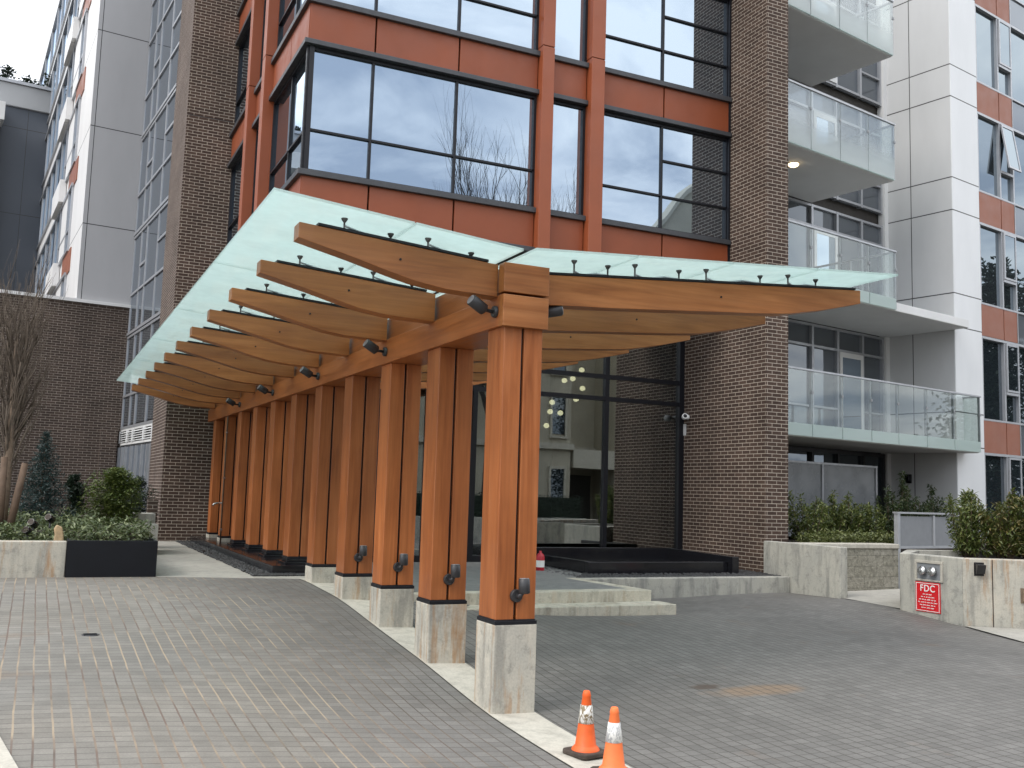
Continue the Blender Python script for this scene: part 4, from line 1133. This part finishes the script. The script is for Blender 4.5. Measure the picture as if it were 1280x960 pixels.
# plants of the right planters
GR = 'bushy evergreen shrubs in the right planter'
rp = random.Random(70)
LB = ['leftmost tall reddish tipped shrub of the right planter', 'second shrub in the right planter', 'third shrub in the right planter', 'fourth shrub in the right planter', 'shrub at the right edge of the picture in the planter']
for i, (x, y, h) in enumerate(((12.2, 10.22, 1.1), (12.62, 9.95, .98), (13.05, 9.9, 1.0), (13.5, 9.75, 1.06), (14.0, 9.6, 1.08))):
    upright('evergreen_shrub', LB[i], M['leaf_hedge'] if i != 1 else M['leaf_red'], x, y, .95, h+.08, .38, 3400, .08, .027, GR, 71+i, 14)
for i, (x, y, h) in enumerate(((12.0, 9.3, .55), (12.9, 8.95, .7), (13.4, 8.9, .75))):
    pass
LB2 = ['shrub against the brick pier behind the angled wall', 'widest shrub behind the angled concrete wall', 'slim shrub before the middle of the privacy screen', 'shrub before the right end of the privacy screen', 'shrub left of the metal gate behind the stone wall']
for i, (x, y, h, rad) in enumerate(((11.3, 13.3, .85, .22), (11.95, 13.25, .98, .42), (12.55, 13.35, .9, .28), (13.05, 13.45, .92, .32), (13.5, 13.4, .8, .28))):
    upright('evergreen_shrub', LB2[i], M['leaf_hedge'], x, y, .93, h+.1, rad, int(1000+3200*rad), .08, .028, 'evergreen shrubs behind the stone wall', 80+i, int(6+14*rad))
LB3 = ['small dark shrub above the left end of the grey gate', 'small dark shrub above the middle of the grey gate', 'small dark shrub above the right part of the gate', 'small dark shrub half hidden behind the tall planter shrub']
for i, (x, y, h) in enumerate(((15.6, 14.6, 1.45), (15.0, 14.4, 1.25), (16.1, 14.7, 1.2), (16.8, 14.9, 1.35))):
    upright('evergreen_shrub', LB3[i], M['leaf_far'], x, y, .9, h, .26, 1300, .09, .032, 'dark shrubs beyond the grey gate', 90+i, 8)
bx = MB(); r = random.Random(33)
for i in range(3200):
    u = r.random()
    x = 11.3 + 2.3*u + r.uniform(-.05, .05); y = 12.55 + .35*u + r.uniform(-.25, .3)
    leaf(bx, (x, y, .97 + r.uniform(0, .25)*(1-.4*abs(math.sin(x*7)))), .06, .028, r)
o = bx.build('ground_cover', M['leaf_box'], fix=False); o['kind'] = 'stuff'; tag(o, 'low yellow green box plants along the top of the stone wall', 'ground cover')

# ------------------------------------------------------------------ traffic cones
def peel_mat(name, seed, dirt):
    t = NT(name); o = t.obj()
    n = t.noise(t.scale(o, 1, 1, .55), 26+seed, 5, .7, 1.5)
    c = t.mix(t.mapr(n, .47, .56, 0, 1), (.78, .77, .73), dirt)
    t.principled(c, .5); return t.m
M['sleeve_a'] = peel_mat('worn_sleeve', 3, (.2, .15, .08)); M['sleeve_b'] = peel_mat('scuffed_sleeve', 8, (.42, .42, .42))
def cone(x, y, rz, cm, sm_, label):
    z = hgt(x, y) + .012
    t = thing('traffic_cone', label, 'traffic cone', (x, y, z), rz, 'traffic cones on the concrete strip')
    m = MB(); c_ = .025; s = .112
    pl = [(-s+c_, -s), (s-c_, -s), (s, -s+c_), (s, s-c_), (s-c_, s), (-s+c_, s), (-s, s-c_), (-s, -s+c_)]
    m.prism(pl, 0, .03, 'z'); m.build('base', M['rubber'], t, bevel=.008)
    H = .385
    def rr(z): return .07 + (.021-.07)*(z-.03)/(H-.03)
    m = MB(); m.lathe([(.088, .03), (.084, .042), (rr(.06)+.004, .055), (rr(.06), .06), (rr(H-.035), H-.035), (rr(H-.03)+.003, H-.03), (rr(H), H-.004), (rr(H)-.004, H), (rr(H)-.009, H-.002), (rr(H)-.01, H-.05)], 28, cap=False)
    m.build('cone_body', cm, t)
    za, zb = .192, .3
    m = MB(); m.lathe([(rr(za)+.001, za-.001), (rr(za)+.003, za), (rr(zb)+.003, zb), (rr(zb)+.001, zb+.001)], 28, cap=False); m.build('reflective_sleeve', sm_, t)
cone(3.2, 5.53, R(12), M['cone'], M['sleeve_a'], 'orange traffic cone with torn dirty sleeve, further from the camera')
cone(3.14, 5.10, R(-8), M['cone_pale'], M['sleeve_b'], 'paler orange traffic cone with white sleeve, nearer the camera')

# small drain cover in the left drive
DZ = hgt(.5, 8.95)
t = thing('floor_drain', 'small dark round drain cover sunk in the left drive pavers', 'drain', (.5, 8.95, DZ))
MB().lathe([(.075, -.03), (.075, -.002), (.065, .002)], 20).build('rim', M['metal'], t)
m = MB(); [m.box(-.05, .05, x-.005, x+.005, .0022, .005) for x in (-.045, -.022, 0, .022, .045)]; m.build('grate', M['frame'], t)

# ------------------------------------------------------------------ across the street (seen mirrored in the glass)
bb = thing('beige_building', 'beige stucco building with curved gable mirrored in the bay and lobby glass', 'building', (0, 0, 0))
m = MB(); m.box(8, 23.3, -20, -12, -1.2, 12); m.build('wall', M['beige'], bb)
m = MB(); m.box(23.3, 44, -20, -14.5, -1.2, 12.5); m.box(26.1, 44, -14.5, -12.55, -1.2, 12.5); m.build('wall', M['beige'], bb)
gp = [(26.1, -1.2), (26.1, 14.3), (26.35, 14.55), (26.8, 15.0), (27.4, 15.8), (28.0, 16.55), (28.7, 17.15), (29.4, 17.5), (31, 17.9), (32.5, 17.6), (34, 16.4), (35.2, 14.8), (36, 14.3), (44, 14.2), (44, -1.2)]
m = MB(); m.prism(gp, -12.55, -12.05, 'y'); m.build('gable_wall', M['beige'], bb)
m = MB(); up = gp[1:14]; m.prism(up + [(x, z+.28) for x, z in reversed(up)], -12.6, -11.85, 'y'); m.build('gable_coping', M['beige_trim'], bb)
m = MB(); m.box(8, 23.45, -12.0, -11.8, 3.85, 4.15); m.box(26.0, 44, -12.04, -11.8, 3.85, 4.15); m.box(23.3, 26.1, -14.5, -14.3, 3.85, 4.15); m.box(8, 23.5, -12.2, -11.6, 12, 12.35); m.build('cornice', M['beige_trim'], bb)
m = MB(); m.box(23.45, 26.05, -14.3, -11.9, 3.0, 3.9); m.build('balcony', M['beige_trim'], bb)
m = MB(); m.box(23.9, 25.9, -14.49, -14.4, -.8, 2.7); m.build('doorway', M['interior'], bb)
for x in (9.6, 12.2, 14.8, 17.4, 20.0, 22.6, 27.3, 30.5, 33.5, 37):
    for z0, z1 in ((.8, 2.9), (4.6, 6.4), (7.6, 9.4)):
        w = MB().box(x-.35, x+.35, -11.99, -11.96, z0, z1).build('window', M['pane_dark'], bb)
        f = MB(); f.box(x-.45, x-.35, -11.99, -11.9, z0-.1, z1+.15); f.box(x+.35, x+.45, -11.99, -11.9, z0-.1, z1+.15); f.box(x-.35, x+.35, -11.99, -11.9, z1, z1+.15); f.box(x-.5, x+.5, -11.99, -11.85, z0-.2, z0-.1); f.build('frame', M['beige_trim'], w)
t = thing('planter_wall', 'grey concrete planter wall mirrored low in the lobby glass', 'wall', (0, 0, 0))
MB().box(12, 22.6, -9.3, -9.0, -1, .62).build('wall_body', M['concrete'], t, bevel=.02)
MB().box(23.3, 24.6, -8.6, -7.9, -1, .3).build('end_block', M['concrete_pale'], t, bevel=.02)
t = thing('clipped_hedge', 'long dark clipped hedge mirrored in the lobby glass', 'hedge', (17.3, -9.8, .4))
r = random.Random(61); hd = MB()
MB().box(-5.2, 5.2, -.35, .35, -1, 1.15).build('woody_core', M['leaf_dark'], t)
for i in range(6000):
    x, y, z = r.uniform(-5.3, 5.3), r.choice((r.uniform(.3, .5), r.uniform(-.4, .5))), r.uniform(.1, 1.25)
    leaf(hd, (x, y, z), .09, .05, r)
hd.build('foliage', M['leaf_dark'], t, fix=False)
shrub('green_shrub', 'loose green shrub mirrored beside the clipped hedge', 'shrub', M['leaf_green'], 24.9, -9.3, .8, 1.2, .45, 1500, .1, .05, None, 64)
def bare(x, y, z0, H, seed, label):
    r = random.Random(seed)
    t = thing('bare_tree', label, 'tree', (x, y, z0), 0, 'bare street trees mirrored in the windows')
    MB().tube([(0, 0, -.3), (.1, 0, H*.2), (.05, .1, H*.4)], [.3, .24, .18], 9).build('trunk', M['dark_twig'], t)
    b = MB()
    for i in range(10):
        z = H*r.uniform(.22, .45); a = r.uniform(0, 2*PI)
        branch_tree(b, (.06, .03, z), (math.cos(a)*.5, math.sin(a)*.5, 1), H*.2, .12, 4, r, .42, .7, 4)
    b.build('crown', M['dark_twig'], t)
bare(18.0, -9.9, -.5, 19, 5, 'tall leafless street tree mirrored in the bay windows')
# evergreens mirrored in the right wing windows
def evergreen(x, y, H, rad, seed, label):
    r = random.Random(seed)
    t = thing('evergreen_tree', label, 'tree', (x, y, -.3), 0, 'evergreens mirrored in the right wing windows')
    MB().tube([(0, 0, -.3), (0, 0, H*.8)], [.4, .08], 8).build('trunk', M['bark'], t)
    fo, st = leafy(0, 0, 1.2, H-1.2, rad, 9000, .32, .16, r, stems=6, top=.3, lobes=40)
    fo.build('crown', M['leaf_dark'], t, fix=False)
evergreen(36.5, 10.6, 11.6, 3.4, 1, 'broad dark evergreen mirrored in the right wing windows')
evergreen(42.5, 7.5, 10.5, 3.2, 2, 'second dark evergreen mirrored at the edge of the right wing')

# ------------------------------------------------------------------ world and sun
w = bpy.data.worlds.new('World'); sc.world = w; w.use_nodes = True
nt = w.node_tree; nt.nodes.clear()
SE, SA = R(46), R(252)     # elevation; azimuth from +Y clockwise
def N(typ, **k):
    n = nt.nodes.new(typ)
    for a, b in k.items(): setattr(n, a, b)
    return n
sky = N('ShaderNodeTexSky', sky_type='NISHITA'); sky.sun_disc = False; sky.sun_elevation = SE; sky.sun_rotation = SA
tc = N('ShaderNodeTexCoord'); sp = N('ShaderNodeSeparateXYZ'); nt.links.new(tc.outputs['Generated'], sp.inputs[0])
def mth(op, a, b=None):
    n = N('ShaderNodeMath', operation=op)
    for i, q in enumerate((a, b)):
        if q is None: continue
        if isinstance(q, (int, float)): n.inputs[i].default_value = q
        else: nt.links.new(q, n.inputs[i])
    return n.outputs[0]
zz = mth('MAXIMUM', sp.outputs[2], 0.0)
den = mth('ADD', zz, .22)
cv = N('ShaderNodeCombineXYZ'); nt.links.new(mth('DIVIDE', sp.outputs[0], den), cv.inputs[0]); nt.links.new(mth('DIVIDE', sp.outputs[1], den), cv.inputs[1])
n1 = N('ShaderNodeTexNoise'); nt.links.new(cv.outputs[0], n1.inputs['Vector']); n1.inputs['Scale'].default_value = 2.1; n1.inputs['Detail'].default_value = 6; n1.inputs['Roughness'].default_value = .55; n1.inputs['Distortion'].default_value = .5
rp_ = N('ShaderNodeValToRGB'); e = rp_.color_ramp.elements
e[0].position = .38; e[0].color = (.42, .47, .56, 1); e[1].position = .6; e[1].color = (1.0, 1.0, 1.0, 1)
e2 = e.new(.5); e2.color = (.74, .77, .82, 1)
nt.links.new(n1.outputs['Fac'], rp_.inputs[0])
# an overcast dome is brighter overhead than at the horizon
lum = mth('ADD', 9.0, mth('MULTIPLY', zz, 7.5))
sc_ = N('ShaderNodeMix', data_type='RGBA', blend_type='MULTIPLY'); sc_.inputs[0].default_value = 1
nt.links.new(rp_.outputs[0], sc_.inputs[6])
cl = N('ShaderNodeCombineXYZ'); [nt.links.new(lum, cl.inputs[i]) for i in range(3)]
nt.links.new(cl.outputs[0], sc_.inputs[7])
mxw = N('ShaderNodeMix', data_type='RGBA'); mxw.inputs[0].default_value = .9
nt.links.new(sky.outputs[0], mxw.inputs[6]); nt.links.new(sc_.outputs[2], mxw.inputs[7])
bg = N('ShaderNodeBackground'); bg.inputs[1].default_value = .12
nt.links.new(mxw.outputs[2], bg.inputs[0])
wo = N('ShaderNodeOutputWorld'); nt.links.new(bg.outputs[0], wo.inputs[0])
sl = bpy.data.lights.new('sun', 'SUN'); sl.energy = 1.2; sl.angle = R(22); sl.color = (1, .95, .88)
so = bpy.data.objects.new('sun', sl); col.objects.link(so)
sd = Vector((math.sin(SA)*math.cos(SE), math.cos(SA)*math.cos(SE), math.sin(SE)))
so.rotation_euler = (-sd).to_track_quat('-Z', 'Y').to_euler(); so.location = (0, 0, 30)

# ------------------------------------------------------------------ camera
cd = bpy.data.cameras.new('camera'); co = bpy.data.objects.new('camera', cd); col.objects.link(co)
yw, pt_, rl = .442397968, .109994628, .0306827009
cyw, syw = math.cos(yw), math.sin(yw)
fwd = Vector((syw*math.cos(pt_), cyw*math.cos(pt_), math.sin(pt_)))
rt = Vector((cyw, -syw, 0)); upv = rt.cross(fwd)
c, s = math.cos(rl), math.sin(rl)
r2 = rt*c + upv*s; u2 = upv*c - rt*s
co.matrix_world = Matrix(((r2.x, u2.x, -fwd.x, 0), (r2.y, u2.y, -fwd.y, 0), (r2.z, u2.z, -fwd.z, 1.65), (0, 0, 0, 1)))
cd.sensor_width = 36; cd.lens = 1242.483/1280*36; cd.clip_start = .05; cd.clip_end = 2000
sc.camera = co
sc.view_settings.view_transform = 'Standard'; sc.view_settings.look = 'None'
sc.view_settings.exposure = .68; sc.view_settings.gamma = 1; sc.view_settings.use_curve_mapping = False
sc.render.engine = 'CYCLES'
sc.cycles.max_bounces = 10; sc.cycles.transparent_max_bounces = 16; sc.cycles.caustics_reflective = False; sc.cycles.caustics_refractive = False
